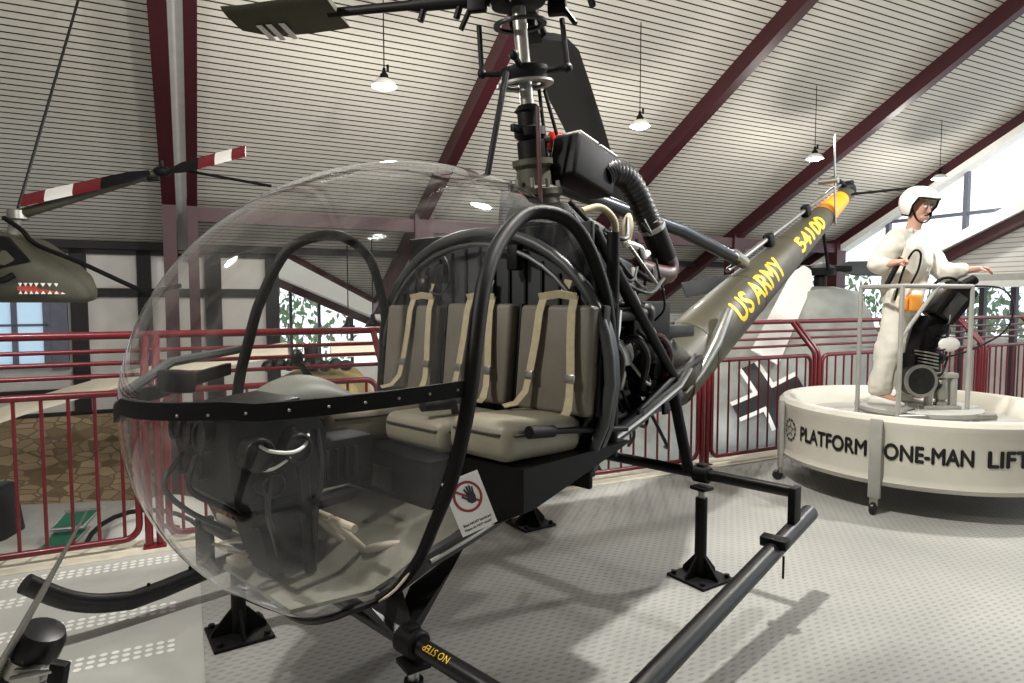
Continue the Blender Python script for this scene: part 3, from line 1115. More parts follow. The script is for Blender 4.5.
# instrument console and the hood behind it
mb = M()
mb.loft([[(-0.12, 0.02, 0.5), (0.02, 0.02, 0.5), (0.02, 0.2, 0.5), (-0.12, 0.2, 0.5)],
         [(-0.17, 0.0, 0.72), (0.02, 0.0, 0.72), (0.02, 0.24, 0.72), (-0.17, 0.24, 0.72)],
         [(-0.3, -0.08, 0.86), (0.06, -0.08, 0.86), (0.06, 0.38, 0.86), (-0.3, 0.38, 0.86)],
         [(-0.33, -0.1, 1.08), (0.06, -0.1, 1.08), (0.06, 0.42, 1.08), (-0.33, 0.42, 1.08)],
         [(-0.3, -0.08, 1.17), (0.02, -0.08, 1.19), (0.02, 0.4, 1.19), (-0.3, 0.4, 1.17)]])
con = mb.build('instrument_console', 'satin', heli, 20)
M().box((-0.2, 0.02, 1.215), (0.26, 0.3, 0.03), (0, -0.06, 0.1), 0.008).build('console_top', 'black', con)
for i, (x, y, z, r) in enumerate(((-0.36, 0.22, 1.1, 0.062), (-0.36, 0.08, 1.1, 0.062), (-0.35, 0.36, 1.1, 0.055), (-0.345, 0.15, 0.97, 0.05), (-0.345, 0.29, 0.97, 0.05))):
    d = M().lathe([(0, -0.06), (r * 0.9, -0.06), (r, -0.02), (r, 0.012), (r * 0.84, 0.016), (r * 0.82, 0.004), (0, 0.004)], (x + 0.02, y, z), (-1, 0, 0.1), 20).build('gauge', 'engine', con)
    M().lathe([(r * 0.83, 0.013), (r, 0.013), (r, 0.018), (r * 0.83, 0.018)], (x + 0.02, y, z), (-1, 0, 0.1), 20).build('bezel', 'engine', d)
for i, (x, z, r) in enumerate(((-0.24, 1.05, 0.062), (-0.09, 1.05, 0.058), (-0.19, 0.93, 0.045))):
    d = M().lathe([(0, -0.03), (r, -0.03), (r, 0.05), (r * 0.84, 0.055), (r * 0.8, 0.03), (0, 0.03)], (x, -0.11, z), (0, -1, 0.05), 20).build('instrument_can', 'engine', con)
    M().tube([(x + r * 0.9 * math.cos(a), -0.16, z + r * 0.9 * math.sin(a)) for a in [k2 * math.pi / 8 for k2 in range(16)]], 0.004, 6, closed=True).build('bezel', 'engine', d)
mb = M()
mb.box((0.18, 0.08, 0.93), (0.3, 0.22, 0.2), (0, 0, 0), 0.02)
mb.build('radio_box', 'satin', con)
q = M()
for i in range(4):
    q.box((0.1 + i * 0.045, -0.035, 0.93), (0.014, 0.01, 0.12), bevel=0.002)
q.build('cooling_fins', 'engine', con)
M().tube(smooth_path([(-0.24, -0.12, 1.09), (-0.2, -0.16, 1.06), (-0.12, -0.17, 1.045), (-0.06, -0.15, 1.06), (-0.03, -0.12, 1.09)], 6), 0.007, 8).build('white_lead', 'white', con)
M().tube(smooth_path([(-0.26, -0.1, 1.0), (-0.2, -0.15, 0.99), (-0.12, -0.15, 1.02)], 6), 0.006, 8).build('white_lead', 'white', con)
mb = M()
hs2 = []
for i in range(9):
    u = i / 8
    x = -0.1 + 0.36 * u
    w = 0.155 * (1 - 0.25 * (1 - u))
    h = 0.13 * math.sin(math.pi * min(1, 0.12 + u * 0.8)) ** 0.6
    hs2.append([(x, 0.14 + w * math.cos(a), 1.16 + h * max(0, math.sin(a)) ** 0.7) for a in [math.pi * k2 / 12 for k2 in range(13)]] + [(x, 0.14 - w, 1.14), (x, 0.14 + w, 1.14)])
mb.loft(hs2)
mb.build('glare_hood', 'hood', heli, 50, label='grey-green padded hood')
M().box((-0.33, 0.36, 1.28), (0.1, 0.12, 0.09), (0, 0.1, 0.3), 0.015).build('compass', 'satin', heli)
mb = M()
mb.tube([(-0.53, 0.3, 1.26), (-0.3, 0.5, 1.345), (0.05, 0.66, 1.37)], 0.02, 8)
mb.build('canopy_brace', 'rimgrey', heli)

# pedals, sticks, levers
for yb, xb in ((-0.14, 0.06), (0.24, -0.12)):
    base = M().box((xb + 0.12, yb, 0.545), (0.36, 0.13, 0.03), (0, -0.12, 0.0), 0.005).build('pedal_base', 'pedalgrey', heli)
    for d in (-0.07, 0.09):
        q = M()
        q.tube(smooth_path([(xb + 0.14, yb + d, 0.56), (xb + 0.04, yb + d, 0.67), (xb - 0.04, yb + d, 0.755), (xb - 0.045, yb + d - 0.02, 0.77)], 4) + [Vector((xb - 0.045, yb + d - 0.15, 0.77))], 0.0155, 10)
        q.build('pedal', 'pedalgrey', base)
    q = M()
    q.tube(smooth_path([(xb + 0.12, yb - 0.03, 0.58), (xb + 0.1, yb - 0.12, 0.63), (xb + 0.18, yb - 0.19, 0.64), (xb + 0.28, yb - 0.17, 0.58)], 6), 0.018, 10)
    q.build('pedal_link', 'pedalgrey', base)
M().tube(smooth_path([(-0.02, -0.1, 0.55), (-0.04, -0.11, 0.8), (-0.06, -0.11, 1.02), (-0.1, -0.1, 1.12)], 5), 0.024, 10).build('cyclic_stick', 'satin', heli)
q = M()
q.tube([(1.2, -0.74, 1.02), (0.68, -0.74, 1.085)], 0.013, 10)
q.tube([(0.68, -0.74, 1.085), (0.54, -0.74, 1.1)], 0.025, 12)
q.build('collective_lever', 'satin', heli)
q = M()
q.tube([(0.78, -0.15, 0.8), (0.68, -0.15, 1.12)], 0.018, 8)
q.tube([(0.68, -0.15, 1.13), (0.5, -0.15, 1.14)], 0.026, 10)
q.build('collective_lever', 'engine', heli)
q = M()
q.tube(smooth_path([(0.5, 0.55, 1.0), (0.42, 0.56, 1.16), (0.35, 0.57, 1.24), (0.3, 0.55, 1.3)], 4), 0.016, 8)
q.ell((0.29, 0.55, 1.32), (0.03, 0.03, 0.045))
q.build('cyclic_stick', 'rubber', heli)
q = M().cyl((0.3, 0.2, 0.82), (0.3, 0.2, 0.93), 0.033, 14, 0.01).build('extinguisher', 'beacon', heli)
M().ell((0.3, 0.2, 0.955), (0.026, 0.026, 0.03)).build('cap', 'yellow', q)
q = M()
q.loft([[(-0.2 + u, 0.3 + 0.02 * u, 0.6), (-0.05 + u, 0.1, 0.62), (-0.06 + u, 0.1, 0.63), (-0.21 + u, 0.3, 0.61)] for u in (0, 0.16)])
q.build('map_sheet', 'bone', heli)

for c, r in (((-0.22, 0.16, 0.62), (0.2, 0.5, 0.4)), ((-0.06, 0.22, 0.7), (0.3, 0.7, 0.2)), ((-0.14, 0.34, 0.66), (0.1, 0.6, -0.3))):
    M().box(c, (0.13, 0.09, 0.012), r, 0.005).build('pedal_pad', 'pedalgrey', heli)
for p in (((-0.36, 0.1, 1.03), (-0.4, 0.06, 0.92), (-0.3, 0.0, 0.84), (-0.2, -0.02, 0.75)), ((-0.34, 0.3, 1.0), (-0.42, 0.26, 0.9), (-0.36, 0.2, 0.8), (-0.2, 0.2, 0.68)), ((0.02, -0.1, 1.1), (0.0, -0.16, 0.95), (-0.02, -0.15, 0.8), (0.0, -0.1, 0.58)), ((-0.18, -0.12, 0.98), (-0.22, -0.17, 0.85), (-0.16, -0.1, 0.7), (-0.1, 0.0, 0.6))):
    M().tube(smooth_path(p, 6), 0.011, 8).build('cable', 'rubber', heli)
M().box((-0.02, -0.06, 0.8), (0.5, 0.1, 0.035), (0, 0.0, 0.1), 0.008).build('cross_shelf', 'satin', con)

# engine bay
eb = M()
eb.box((1.06, OFF, 1.35), (0.03, 1.3, 1.2), bevel=0.01)
eb.build('firewall', 'satin', heli)
eb = M()
eb.box((1.62, 0.02, 1.3), (0.55, 0.5, 0.75), bevel=0.06)
for i in range(9):
    eb.box((1.62, 0.02, 1.02 + i * 0.07), (0.62, 0.62, 0.02), bevel=0.006)
eng = eb.build('engine_block', 'engine', heli, 30)
for i in range(3):
    q = M()
    x = 1.38 + i * 0.24
    q.lathe([(0.05, 0), (0.085, 0.02), (0.085, 0.04), (0.06, 0.05), (0.085, 0.06), (0.085, 0.08), (0.06, 0.09), (0.085, 0.1), (0.085, 0.12), (0.06, 0.13), (0.07, 0.18), (0, 0.19)], (x, -0.28, 1.3), (0, -1, 0.15), 18)
    q.build('cylinder_head', 'alu' if i == 1 else 'engine', eng)
for i in range(3):
    x = 1.38 + i * 0.24
    M().tube(smooth_path([(x, -0.4, 1.36), (x + 0.02, -0.5, 1.4), (x + 0.1, -0.52, 1.3), (x + 0.14, -0.46, 1.12)], 5), 0.022, 8).build('exhaust_stub', 'brown' if i == 2 else 'engine', eng)
q = M().lathe([(0, 0), (0.17, 0), (0.18, 0.02), (0.18, 0.09), (0.15, 0.1), (0.13, 0.06), (0.05, 0.06), (0.045, 0.1), (0, 0.1)], (1.92, -0.36, 1.2), (0.1, -1, 0), 28)
q.build('cooling_fan', 'satin', eng)
M().box((2.06, -0.2, 1.47), (0.4, 0.3, 0.25), bevel=0.012).build('battery_box', 'satin', heli)
M().box((2.5, -0.16, 1.4), (0.36, 0.26, 0.075), bevel=0.01).build('relay_box', 'black', heli)
q = M()
q.tube([(1.75, -0.42, 1.02), (2.25, -0.38, 1.02)], 0.07, 18)
q.build('muffler', 'engine', heli)
for a, b, r, m in (((1.1, -0.62, 1.92), (2.04, -0.5, 1.17), 0.028, 'satin'), ((1.1, 0.62, 1.92), (2.04, 0.5, 1.17), 0.028, 'satin'), ((1.14, -0.7, 0.9), (1.14, -0.7, 1.9), 0.03, 'satin'),
                   ((2.04, -0.5, 1.17), (2.9, -0.22, 1.2), 0.026, 'satin'), ((1.2, -0.55, 0.85), (2.04, -0.5, 1.17), 0.022, 'black'), ((2.04, -0.5, 1.15), (2.04, -0.5, 1.02), 0.03, 'satin')):
    M().tube([a, b], r, 10).build('frame_tube', m, heli)
M().tube([(1.66, -0.46, 1.66), (2.02, -0.47, 1.22)], 0.013, 8).build('throttle_rod', 'steel', heli)
M().tube([(1.13, -0.66, 1.1), (1.3, -0.62, 1.46), (1.34, -0.6, 1.55)], 0.014, 8).build('throttle_rod', 'steel', heli)
q = M()
q.tube([(1.3, -0.55, 1.53), (1.72, -0.5, 1.53)], 0.035, 10)
q.ell((1.74, -0.5, 1.53), (0.05, 0.05, 0.06))
q.build('starter', 'engine', heli)
rnd = random.Random(3)
for i in range(32):
    a = Vector((rnd.uniform(1.2, 2.0), rnd.uniform(-0.5, -0.3), rnd.uniform(0.95, 1.85) if i < 18 else rnd.uniform(1.75, 2.1)))
    c = a + Vector((rnd.uniform(0.1, 0.45), rnd.uniform(-0.05, 0.1), rnd.uniform(-0.4, 0.1)))
    mid = (a + c) / 2 + Vector((0, -0.06, -0.08))
    M().tube(smooth_path([a, mid, c], 6), rnd.choice((0.007, 0.01, 0.014)), 8).build('hose', rnd.choice(('rubber', 'rubber', 'engine', 'alu')), heli)
for c, s, m in (((1.35, -0.42, 1.0), (0.25, 0.16, 0.14), 'engine'), ((1.3, -0.4, 1.75), (0.2, 0.2, 0.2), 'satin'), ((1.62, -0.3, 1.76), (0.26, 0.24, 0.16), 'engine'), ((1.5, -0.45, 1.2), (0.16, 0.1, 0.12), 'alu')):
    M().box(c, s, (0.1, 0.2, 0.1), 0.03).build('accessory_case', m, heli)
M().tube(smooth_path([(1.5, -0.25, 2.07), (1.62, -0.28, 2.1), (1.72, -0.3, 2.04), (1.74, -0.3, 1.94)], 5), 0.02, 10).build('intake_hose', 'strap', heli)
M().ell((1.88, -0.28, 2.0), (0.035, 0.035, 0.1), (0, 0.2, 0)).build('oil_bottle', 'strap', heli)
M().tube(smooth_path([(1.84, -0.3, 1.92), (1.95, -0.32, 1.9), (2.02, -0.3, 1.86), (2.1, -0.28, 1.88)], 5), 0.022, 8).build('intake_hose', 'white', heli)
q = M()
q.box((1.5, -0.1, 1.98), (0.5, 0.4, 0.14), (0, 0.25, 0), 0.04)
q.build('engine_deck', 'engine', heli)

# air filter box, corrugated duct, elbow
RB = Euler((0, math.radians(13), 0)).to_matrix()
q = M()
q.box((1.67, -0.13, 2.34), (0.38, 0.19, 0.24), RB, 0.022, 3)
fb = q.build('filter_box', 'satin', heli)
q = M()
q.box(Vector((1.67, -0.13, 2.34)) + RB @ Vector((-0.09, 0, 0.125)), (0.17, 0.17, 0.012), RB, 0.004)
q.box(Vector((1.67, -0.13, 2.34)) + RB @ Vector((0.1, 0, 0.125)), (0.16, 0.17, 0.012), RB, 0.004)
q.build('filter_lid', 'white', fb)
q = M()
pth = smooth_path([(1.78, -0.17, 2.3), (1.86, -0.18, 2.34), (1.98, -0.19, 2.33), (2.1, -0.2, 2.24), (2.17, -0.22, 2.12), (2.22, -0.24, 2.03)], 12)
q.tube(pth, [0.07 + (0.007 if i % 3 == 0 else 0.0) for i in range(len(pth))], 18)
q.build('corrugated_duct', 'rubber', heli, 80)
M().tube([(2.21, -0.24, 2.05), (2.33, -0.26, 1.86)], 0.08, 16, flat=0.9).build('duct_sleeve', 'satin', heli)
M().tube([(2.2, -0.24, 2.055), (2.215, -0.24, 2.035)], 0.084, 18).build('hose_clamp', 'steel', heli)
M().tube(smooth_path([(2.32, -0.26, 1.88), (2.37, -0.27, 1.82), (2.33, -0.28, 1.765), (2.2, -0.29, 1.76), (1.95, -0.3, 1.79)], 6), 0.06, 14).build('duct_elbow', 'brown', heli)

# mast and rotor
MB0, MB1 = Vector((1.45, 0, 1.9)), Vector((1.27, 0, 3.16))
ax = (MB1 - MB0).normalized()


def mz(z):
    return MB0 + ax * ((z - MB0.z) / ax.z)


M().tube([mz(1.9), mz(3.2)], 0.036, 16).build('mast', 'alu', heli)
q = M()
q.lathe([(0, 0), (0.15, 0), (0.16, 0.05), (0.13, 0.1), (0.13, 0.2), (0.15, 0.22), (0.15, 0.25), (0.1, 0.27), (0.09, 0.36), (0.11, 0.38), (0.11, 0.41), (0, 0.42)], mz(1.95), ax, 24)
gb = q.build('gearbox', 'olivedk', heli)
for i in range(10):
    a = i * math.pi / 5
    M().cyl(mz(2.19) + Vector((0.135 * math.cos(a), 0.135 * math.sin(a), 0)), mz(2.24) + Vector((0.135 * math.cos(a), 0.135 * math.sin(a), 0)), 0.012, 8).build('bolt', 'alu', gb)
q = M()
q.lathe([(0.05, 0), (0.075, 0.0), (0.075, 0.09), (0.062, 0.1), (0.085, 0.12), (0.085, 0.16), (0.06, 0.17), (0.06, 0.24), (0.075, 0.25), (0.05, 0.28)], mz(2.36), ax, 20)
q.box(mz(2.5) + Vector((-0.1, 0, 0)), (0.08, 0.03, 0.04), bevel=0.008)
q.box(mz(2.48) + Vector((0.1, -0.02, 0)), (0.06, 0.03, 0.04), bevel=0.008)
q.build('mast_collar', 'satin', heli)
bc = M()
bc.lathe([(0.045, 0), (0.055, 0.02), (0.055, 0.06), (0.04, 0.1), (0, 0.115)], (1.6, 0.02, 2.44), n=20)
bcn = bc.build('beacon', 'beacon', heli, label='red beacon lamp')
M().cyl((1.6, 0.02, 2.2), (1.6, 0.02, 2.44), 0.035, 14).build('beacon_post', 'satin', bcn)
sw = M()
sw.lathe([(0.04, -0.03), (0.11, -0.03), (0.125, 0.0), (0.125, 0.03), (0.06, 0.05), (0.04, 0.05)], mz(2.79), ax, 26)
swp = sw.build('swashplate', 'satin', heli)
M().lathe([(0.1, 0), (0.15, 0), (0.15, 0.012), (0.1, 0.012)], mz(2.735), ax, 26).build('lower_ring', 'alu', swp)
BD = Vector((0.866, 0.5, 0))
PD = Vector((-0.53, 0.848, 0))
for d in (BD, -BD, PD, -PD):
    q = M()
    q.tube([mz(2.8) + d * 0.1, mz(2.81) + d * 0.23], 0.016, 8)
    q.ell(mz(2.81) + d * 0.23, (0.026, 0.026, 0.026), n=10, m=8)
    q.build('scissor_arm', 'satin', swp)
for d in (PD, -PD):
    M().tube([mz(2.81) + d * 0.23, mz(3.05) + d * 0.22], 0.014, 8).build('pitch_link', 'satin', heli)
M().tube([mz(2.81) + BD * 0.23, mz(2.95) + BD * 0.1, mz(3.1) + BD * 0.16], 0.012, 8).build('pitch_link', 'steel', heli)
M().tube([(0.93, -0.12, 2.2), (1.08, -0.1, 2.72)], 0.015, 8).build('control_rod', 'satin', heli)
M().tube([(1.5, -0.02, 2.3), (1.44, 0.0, 2.74)], 0.01, 8).build('control_rod', 'satin', heli)
M().tube([(1.62, -0.06, 2.3), (1.46, -0.02, 2.74)], 0.01, 8).build('control_rod', 'satin', heli)
M().tube([(1.32, -0.12, 2.0), (1.3, -0.11, 2.6)], 0.012, 8).build('control_rod', 'brown', heli)
hz = mz(3.18)
q = M()
q.lathe([(0.04, -0.06), (0.14, -0.05), (0.15, -0.03), (0.13, 0.0), (0.1, 0.05), (0.06, 0.12), (0, 0.14)], hz, ax, 24)
q.box(hz + Vector((0, 0, 0.03)), (0.5, 0.14, 0.1), (0, 0, math.atan2(BD.y, BD.x)), 0.025)
q.box(hz + Vector((0, 0, 0.02)), (0.46, 0.12, 0.09), (0, 0, math.atan2(PD.y, PD.x)), 0.025)
q.build('rotor_hub', 'satin', heli)
for d in (BD, -BD, PD, -PD):
    w_ = Vector((-d.y, d.x, 0))
    q = M()
    q.box(hz + d * 0.2 + w_ * 0.06 + Vector((0, 0, -0.05)), (0.1, 0.05, 0.09), (0, 0, math.atan2(d.y, d.x)), 0.012)
    q.tube([hz + d * 0.22 + w_ * 0.06 + Vector((0, 0, -0.04)), hz + d * 0.3 + w_ * 0.02 + Vector((0, 0, -0.16))], 0.014, 8)
    q.build('pitch_horn', 'satin', heli)
for d, r in ((PD, 0.5), (PD, 0.3), (-PD, 0.36)):
    M().tube([hz + d * r, hz + d * (r + 0.03) + Vector((0, 0, -0.09))], 0.018, 8).build('balance_weight', 'satin', heli)
M().lathe([(0.11, 0), (0.14, 0), (0.14, 0.014), (0.11, 0.014)], mz(3.03), ax, 26).build('hub_ring', 'engine', heli)


def airfoil(c, chord, up, tt):
    """8-point blade section; c centre, chord vector, thickness tt"""
    return [c + chord * u + up * tt * v for u, v in ((-0.5, 0), (-0.42, 0.7), (-0.2, 1), (0.1, 0.8), (0.5, 0.0), (0.1, -0.5), (-0.2, -0.8), (-0.42, -0.6))]


for d in (BD, -BD):
    ch = Vector((-d.y, d.x, 0))
    secs = []
    for r in (0.42, 0.6, 1.2, 2.2, 3.2, 4.3, 5.35):
        cdz = -0.012 * r * r
        w = 0.36 if r > 0.5 else 0.28
        secs.append(airfoil(hz + d * r - ch * 0.06 + Vector((0, 0, -0.05 + cdz)), ch * w + Vector((0, 0, 0.05)), Vector((0, 0, 1)), 0.025))
    bl = M().loft(secs).build('main_rotor_blade', 'bladegrey', heli, 50)
    q = M()
    q.box(hz + d * 0.36 + Vector((0, 0, -0.03)), (0.26, 0.1, 0.07), (0, 0, math.atan2(d.y, d.x)), 0.015)
    for s in (-0.08, 0.08):
        q.tube([hz + d * 0.2 + ch * s * 0.6, hz + d * 0.62 + ch * s + Vector((0, 0, -0.06))], 0.014, 8)
    q.build('blade_grip', 'satin', bl)
for d, nm in ((PD, 'a'), (-PD, 'b')):
    q = M()
    q.tube([hz + d * 0.1, hz + d * 0.55, hz + d * 0.6, hz + d * 1.06], [0.04, 0.036, 0.026, 0.024], 12)
    bar = q.build('paddle_bar', 'satin', heli)
    ch = Vector((-d.y, d.x, 0)) * -1
    secs = []
    for r, w, o in ((1.0, 0.3, 0.0), (1.25, 0.33, 0.01), (1.5, 0.31, 0.02), (1.63, 0.2, -0.04)):
        secs.append(airfoil(hz + d * r + ch * o + Vector((0, 0, 0.0)), ch * w + Vector((0, 0, -0.05)), Vector((0, 0, 1)), 0.02))
    pad = M().loft(secs).build('control_paddle', 'olivedk', heli, 50)
    q = M()
    for r in (1.36, 1.44, 1.5):
        q.box(hz + d * r + ch * 0.1 + Vector((0, 0, -0.034)), (0.035, 0.16, 0.004), Euler((0, 0.0, math.atan2(d.y, d.x))).to_matrix() @ Euler((0.15 if d is PD else -0.15, 0, 0)).to_matrix(), 0.001)
    q.build('paddle_reflection', 'white', pad)  # white bars stand in for reflections on the paddle underside

# tail boom
def boom(u):
    return Vector((2.75 + 3.95 * u, 0, 1.06 + 1.75 * u))


BR = lambda u: 0.175 * (1 - u) ** 0.9 + 0.085
bdir = (boom(1) - boom(0)).normalized()
bup = Vector((-bdir.z, 0, bdir.x))


def boom_pt(u, ang, k=1.0):
    """ang measured from up, positive towards the near side"""
    r = BR(u) * k
    return boom(u) + (bup * math.cos(ang) * 0.95 + Vector((0, -1, 0)) * math.sin(ang)) * r


q = M()
q.loft([[boom_pt(u, 2 * math.pi * k2 / 28) for k2 in range(28)] for u in (0.0, 0.1, 0.25, 0.45, 0.65, 0.82, 0.93, 1.0)])
bm_ = q.build('tail_boom', 'olive', heli, 50)
q = M()
q.loft([[boom_pt(u, 2 * math.pi * k2 / 28, 1.02) for k2 in range(28)] for u in (0.8, 0.94)])
q.build('orange_band', 'orange', bm_, 50)
for u in (0.1, 0.33, 0.57, 0.8):
    q = M()
    q.loft([[boom_pt(u + du, 2 * math.pi * k2 / 28, kk) for k2 in range(28)] for du, kk in ((-0.006, 1.0), (-0.006, 1.012), (0.006, 1.012), (0.006, 1.0))], caps=False)
    q.build('skin_joint', 'olivedk', bm_, 30)


def on_boom(u0, a0):
    L = (boom(1) - boom(0)).length

    def fn(x, y):
        u = u0 + x / L
        return boom_pt(u, a0 - y / BR(u), 1.012)
    return fn


lettering('army_lettering', 'US ARMY', 0.27, on_boom(0.2, 1.5), 'yellow', bm_, 0.008, 1.05, fine=0.04)
lettering('serial_number', '54100', 0.21, on_boom(0.55, 1.5), 'yellow', bm_, 0.008, 0.78, fine=0.04)
# bright fairing at the root of the boom
q = M()
q.tube([(2.68, -0.23, 0.98), (2.85, -0.24, 1.1), (3.06, -0.25, 1.3), (3.3, -0.23, 1.52)], [0.012, 0.03, 0.046, 0.042], 12)
q.build('root_fairing', 'steel', heli, 50)
q = M()
cs = []
for x, r, zc in ((2.2, 0.2, 1.28), (2.5, 0.235, 1.22), (2.76, 0.262, 1.08)):
    cs.append([(x, -r * math.sin(a), zc + r * math.cos(a)) for a in [2 * math.pi * k2 / 24 for k2 in range(24)]])
q.loft(cs)
q.build('boom_root', 'olivedk', heli, 50)
q = M()
q.tube([boom_pt(0.05, 0, 1.0) + Vector((-0.05, 0, 0.0)), boom_pt(0.05, 0, 1.2)], 0.02, 8)
q.box(boom_pt(0.05, 0.0, 1.24), (0.12, 0.05, 0.02), (0, -0.4, 0), 0.004)
q.build('hoist_eye', 'satin', bm_)
dp = [boom_pt(u, -0.1, 1.35 + 0.25 * u) for u in (0.3, 0.45, 0.65, 0.85, 0.97)]
ds_ = M().tube(dp, 0.021, 10).build('drive_shaft', 'steel', heli)
for u in (0.5, 0.72):
    M().box(boom_pt(u, -0.1, 1.25 + 0.25 * u), (0.1, 0.08, 0.12), (0, -0.4, 0), 0.02).build('shaft_bearing', 'satin', ds_)
M().tube([(1.6, 0.12, 2.3), (2.5, 0.12, 2.2), (3.1, 0.06, 2.12), (3.93, 0.0, 1.94)], 0.05, 14).build('boom_brace', 'bluegrey', heli)
M().cyl((3.86, 0, 1.97), (4.05, 0, 1.92), 0.055, 14).build('brace_end', 'steel', heli)
te = boom(1.0)
q = M()
q.ell(te + Vector((0.03, 0, 0.03)), (0.14, 0.09, 0.1))
q.tube([te + Vector((0, 0, 0.06)), te + Vector((-0.35, 0.02, 0.12))], 0.03, 10)
q.box(te + Vector((0.05, 0, 0.1)), (0.16, 0.1, 0.06), (0, -0.4, 0), 0.02)
q.build('tail_gearbox', 'satin', heli)
hub = te + Vector((-0.8, -0.13, 0.02))
q = M().cyl(hub + Vector((0, -0.03, 0)), hub + Vector((0, 0.16, 0)), 0.035, 12)
q.build('tail_rotor_hub', 'alu', heli)
for sg in (1, -1):
    d = Vector((-0.12 * sg, 0, 0.98 * sg))
    q = M()
    q.loft([airfoil(hub + d * r, Vector((w, 0.02, 0)), Vector((0, 1, 0)), 0.012) for r, w in ((0.02, 0.06), (0.1, 0.1), (0.25, 0.11), (0.42, 0.1), (0.46, 0.06))])
    q.build('tail_rotor_blade', 'steel', heli, 50)
q = M()
q.loft([airfoil(te + Vector((0.0, -y, -0.02)), Vector((0.28, 0, 0.05)), Vector((0, 0, 1)), 0.016) for y in (0.03, 0.75)])
q.build('stabilizer', 'satin', heli, 50)
M().tube([boom_pt(0.8, math.pi) + Vector((0, 0, 0.02)), boom_pt(0.8, math.pi) + Vector((0.22, 0, -0.42))], 0.018, 8).build('tail_skid', 'satin', heli)

# cross tubes, skids, legs
M().tube([(0.06, -1.15, 0.42), (0.06, -0.3, 0.435), (0.06, 0.3, 0.435), (0.06, 1.15, 0.42)], 0.032, 14).build('cross_tube', 'black', heli)
M().tube([(2.15, -1.15, 0.605), (2.15, 1.15, 0.605)], 0.032, 14).build('cross_tube', 'black', heli)
lettering('step_marking', 'NO STEP', 0.034, lambda x, y: Vector((0.06 - 0.0335 * math.cos((0.015 - y) / 0.033 + 0.85), -0.845 + x, 0.427 + 0.0335 * math.sin((0.015 - y) / 0.033 + 0.85))), 'yellow', heli, 0.0, 0.125)
for y in (-1.15, 1.15):
    SKZ = (lambda x: 0.093 + 0.146 * x) if y < 0 else (lambda x: 0.148 + 0.13 * x)
    pts = [(x, y, SKZ(x)) for x in (2.38, 1.6, 0.8, 0.1, -0.15)] + smooth_path([(-0.3, y, 0.118), (-0.45, y, 0.155), (-0.58, y, 0.222), (-0.72, y, 0.34)], 4)
    sk = M().tube(pts, 0.045, 16).build('skid', 'rubber', heli)
    for x in (2.15, 0.06):
        zt = 0.605 if x > 1 else 0.42
        M().box((x, y, (SKZ(x) + zt) / 2 + 0.01), (0.09, 0.04, zt - SKZ(x) + 0.04), bevel=0.008).build('skid_strut', 'satin', sk)
    M().box((1.9, y, SKZ(1.9) + 0.04), (0.06, 0.13, 0.05), (0, -0.15, 0), 0.006).build('skid_clamp', 'satin', sk)
    M().cyl((1.86, y - 0.06, SKZ(1.86) - 0.11), (1.86, y - 0.06, SKZ(1.86)), 0.006, 8).build('pin', 'satin', sk)
    for x in (-0.02, -0.22):
        M().cyl((x, y, SKZ(x)), (x, y, SKZ(x) + 0.06), 0.008, 8).build('bolt', 'satin', sk)
for sd in (-1, 1):
    M().tube([(2.03, sd * 0.5, 1.1), (2.12, sd * 0.56, 0.62)], 0.032, 12).build('leg_strut', 'satin', heli)
    q = M()
    q.loft([[(0.32, sd * 0.56, 0.6), (0.42, sd * 0.5, 0.62), (0.4, sd * 0.44, 0.58), (0.2, sd * 0.44, 0.52)], [(0.03, sd * 0.62, 0.44), (0.09, sd * 0.62, 0.44), (0.09, sd * 0.55, 0.44), (0.03, sd * 0.55, 0.44)]])
    q.build('leg_bracket', 'black', heli, 20)
    q = M()
    q.loft([[(0.0, sd * 0.48, 0.52), (0.12, sd * 0.5, 0.55), (0.12, sd * 0.44, 0.52), (0.0, sd * 0.42, 0.49)], [(0.03, sd * 0.62, 0.43), (0.09, sd * 0.62, 0.43), (0.09, sd * 0.58, 0.43), (0.03, sd * 0.58, 0.43)]])
    q.build('leg_bracket', 'black', heli, 20)
    for x, z in ((0.06, 0.43), (2.15, 0.605)):
        q = M()
        q.cyl((x, sd * 0.58, z), (x, sd * 0.68, z), 0.05, 16, 0.008)
        q.box((x, sd * 0.63, z + 0.045), (0.05, 0.05, 0.03), bevel=0.006)
        q.build('tube_clamp', 'satin', heli)


# jack stands under the cross tubes
def jack_stand(x, y, ztop, label):
    t = thing('jack_stand', label, 'stand', HW((x, y, 0)), math.radians(34), 'black jack stands under the helicopter')
    bp = M().box((0, 0, 0.009), (0.27, 0.27, 0.018), bevel=0.006).build('base_plate', 'satin', t)
    for a in (-1, 1):
        for b in (-1, 1):
            M().cyl((a * 0.105, b * 0.105, 0.018), (a * 0.105, b * 0.105, 0.036), 0.015, 6).build('bolt', 'satin', bp)
    M().tube([(0, 0, 0.015), (0, 0, ztop - 0.1)], 0.034, 16).build('column', 'satin', t)
    M().tube([(0, 0, ztop - 0.11), (0, 0, ztop - 0.045)], 0.02, 12).build('screw', 'steel', t)
    M().box((0, 0, ztop - 0.042), (0.09, 0.1, 0.02), bevel=0.004).build('saddle', 'satin', t)
    for a in range(4):
        R = Matrix.Rotation(a * math.pi / 2, 3, 'Z')
        q = M()
        q.prism([(0.03, 0.018), (0.125, 0.018), (0.125, 0.035), (0.05, 0.12), (0.03, 0.14)], 0.012, lambda px_, pz_, d: R @ Vector((px_, d - 0.006, pz_)))
        q.build('gusset', 'satin', t)


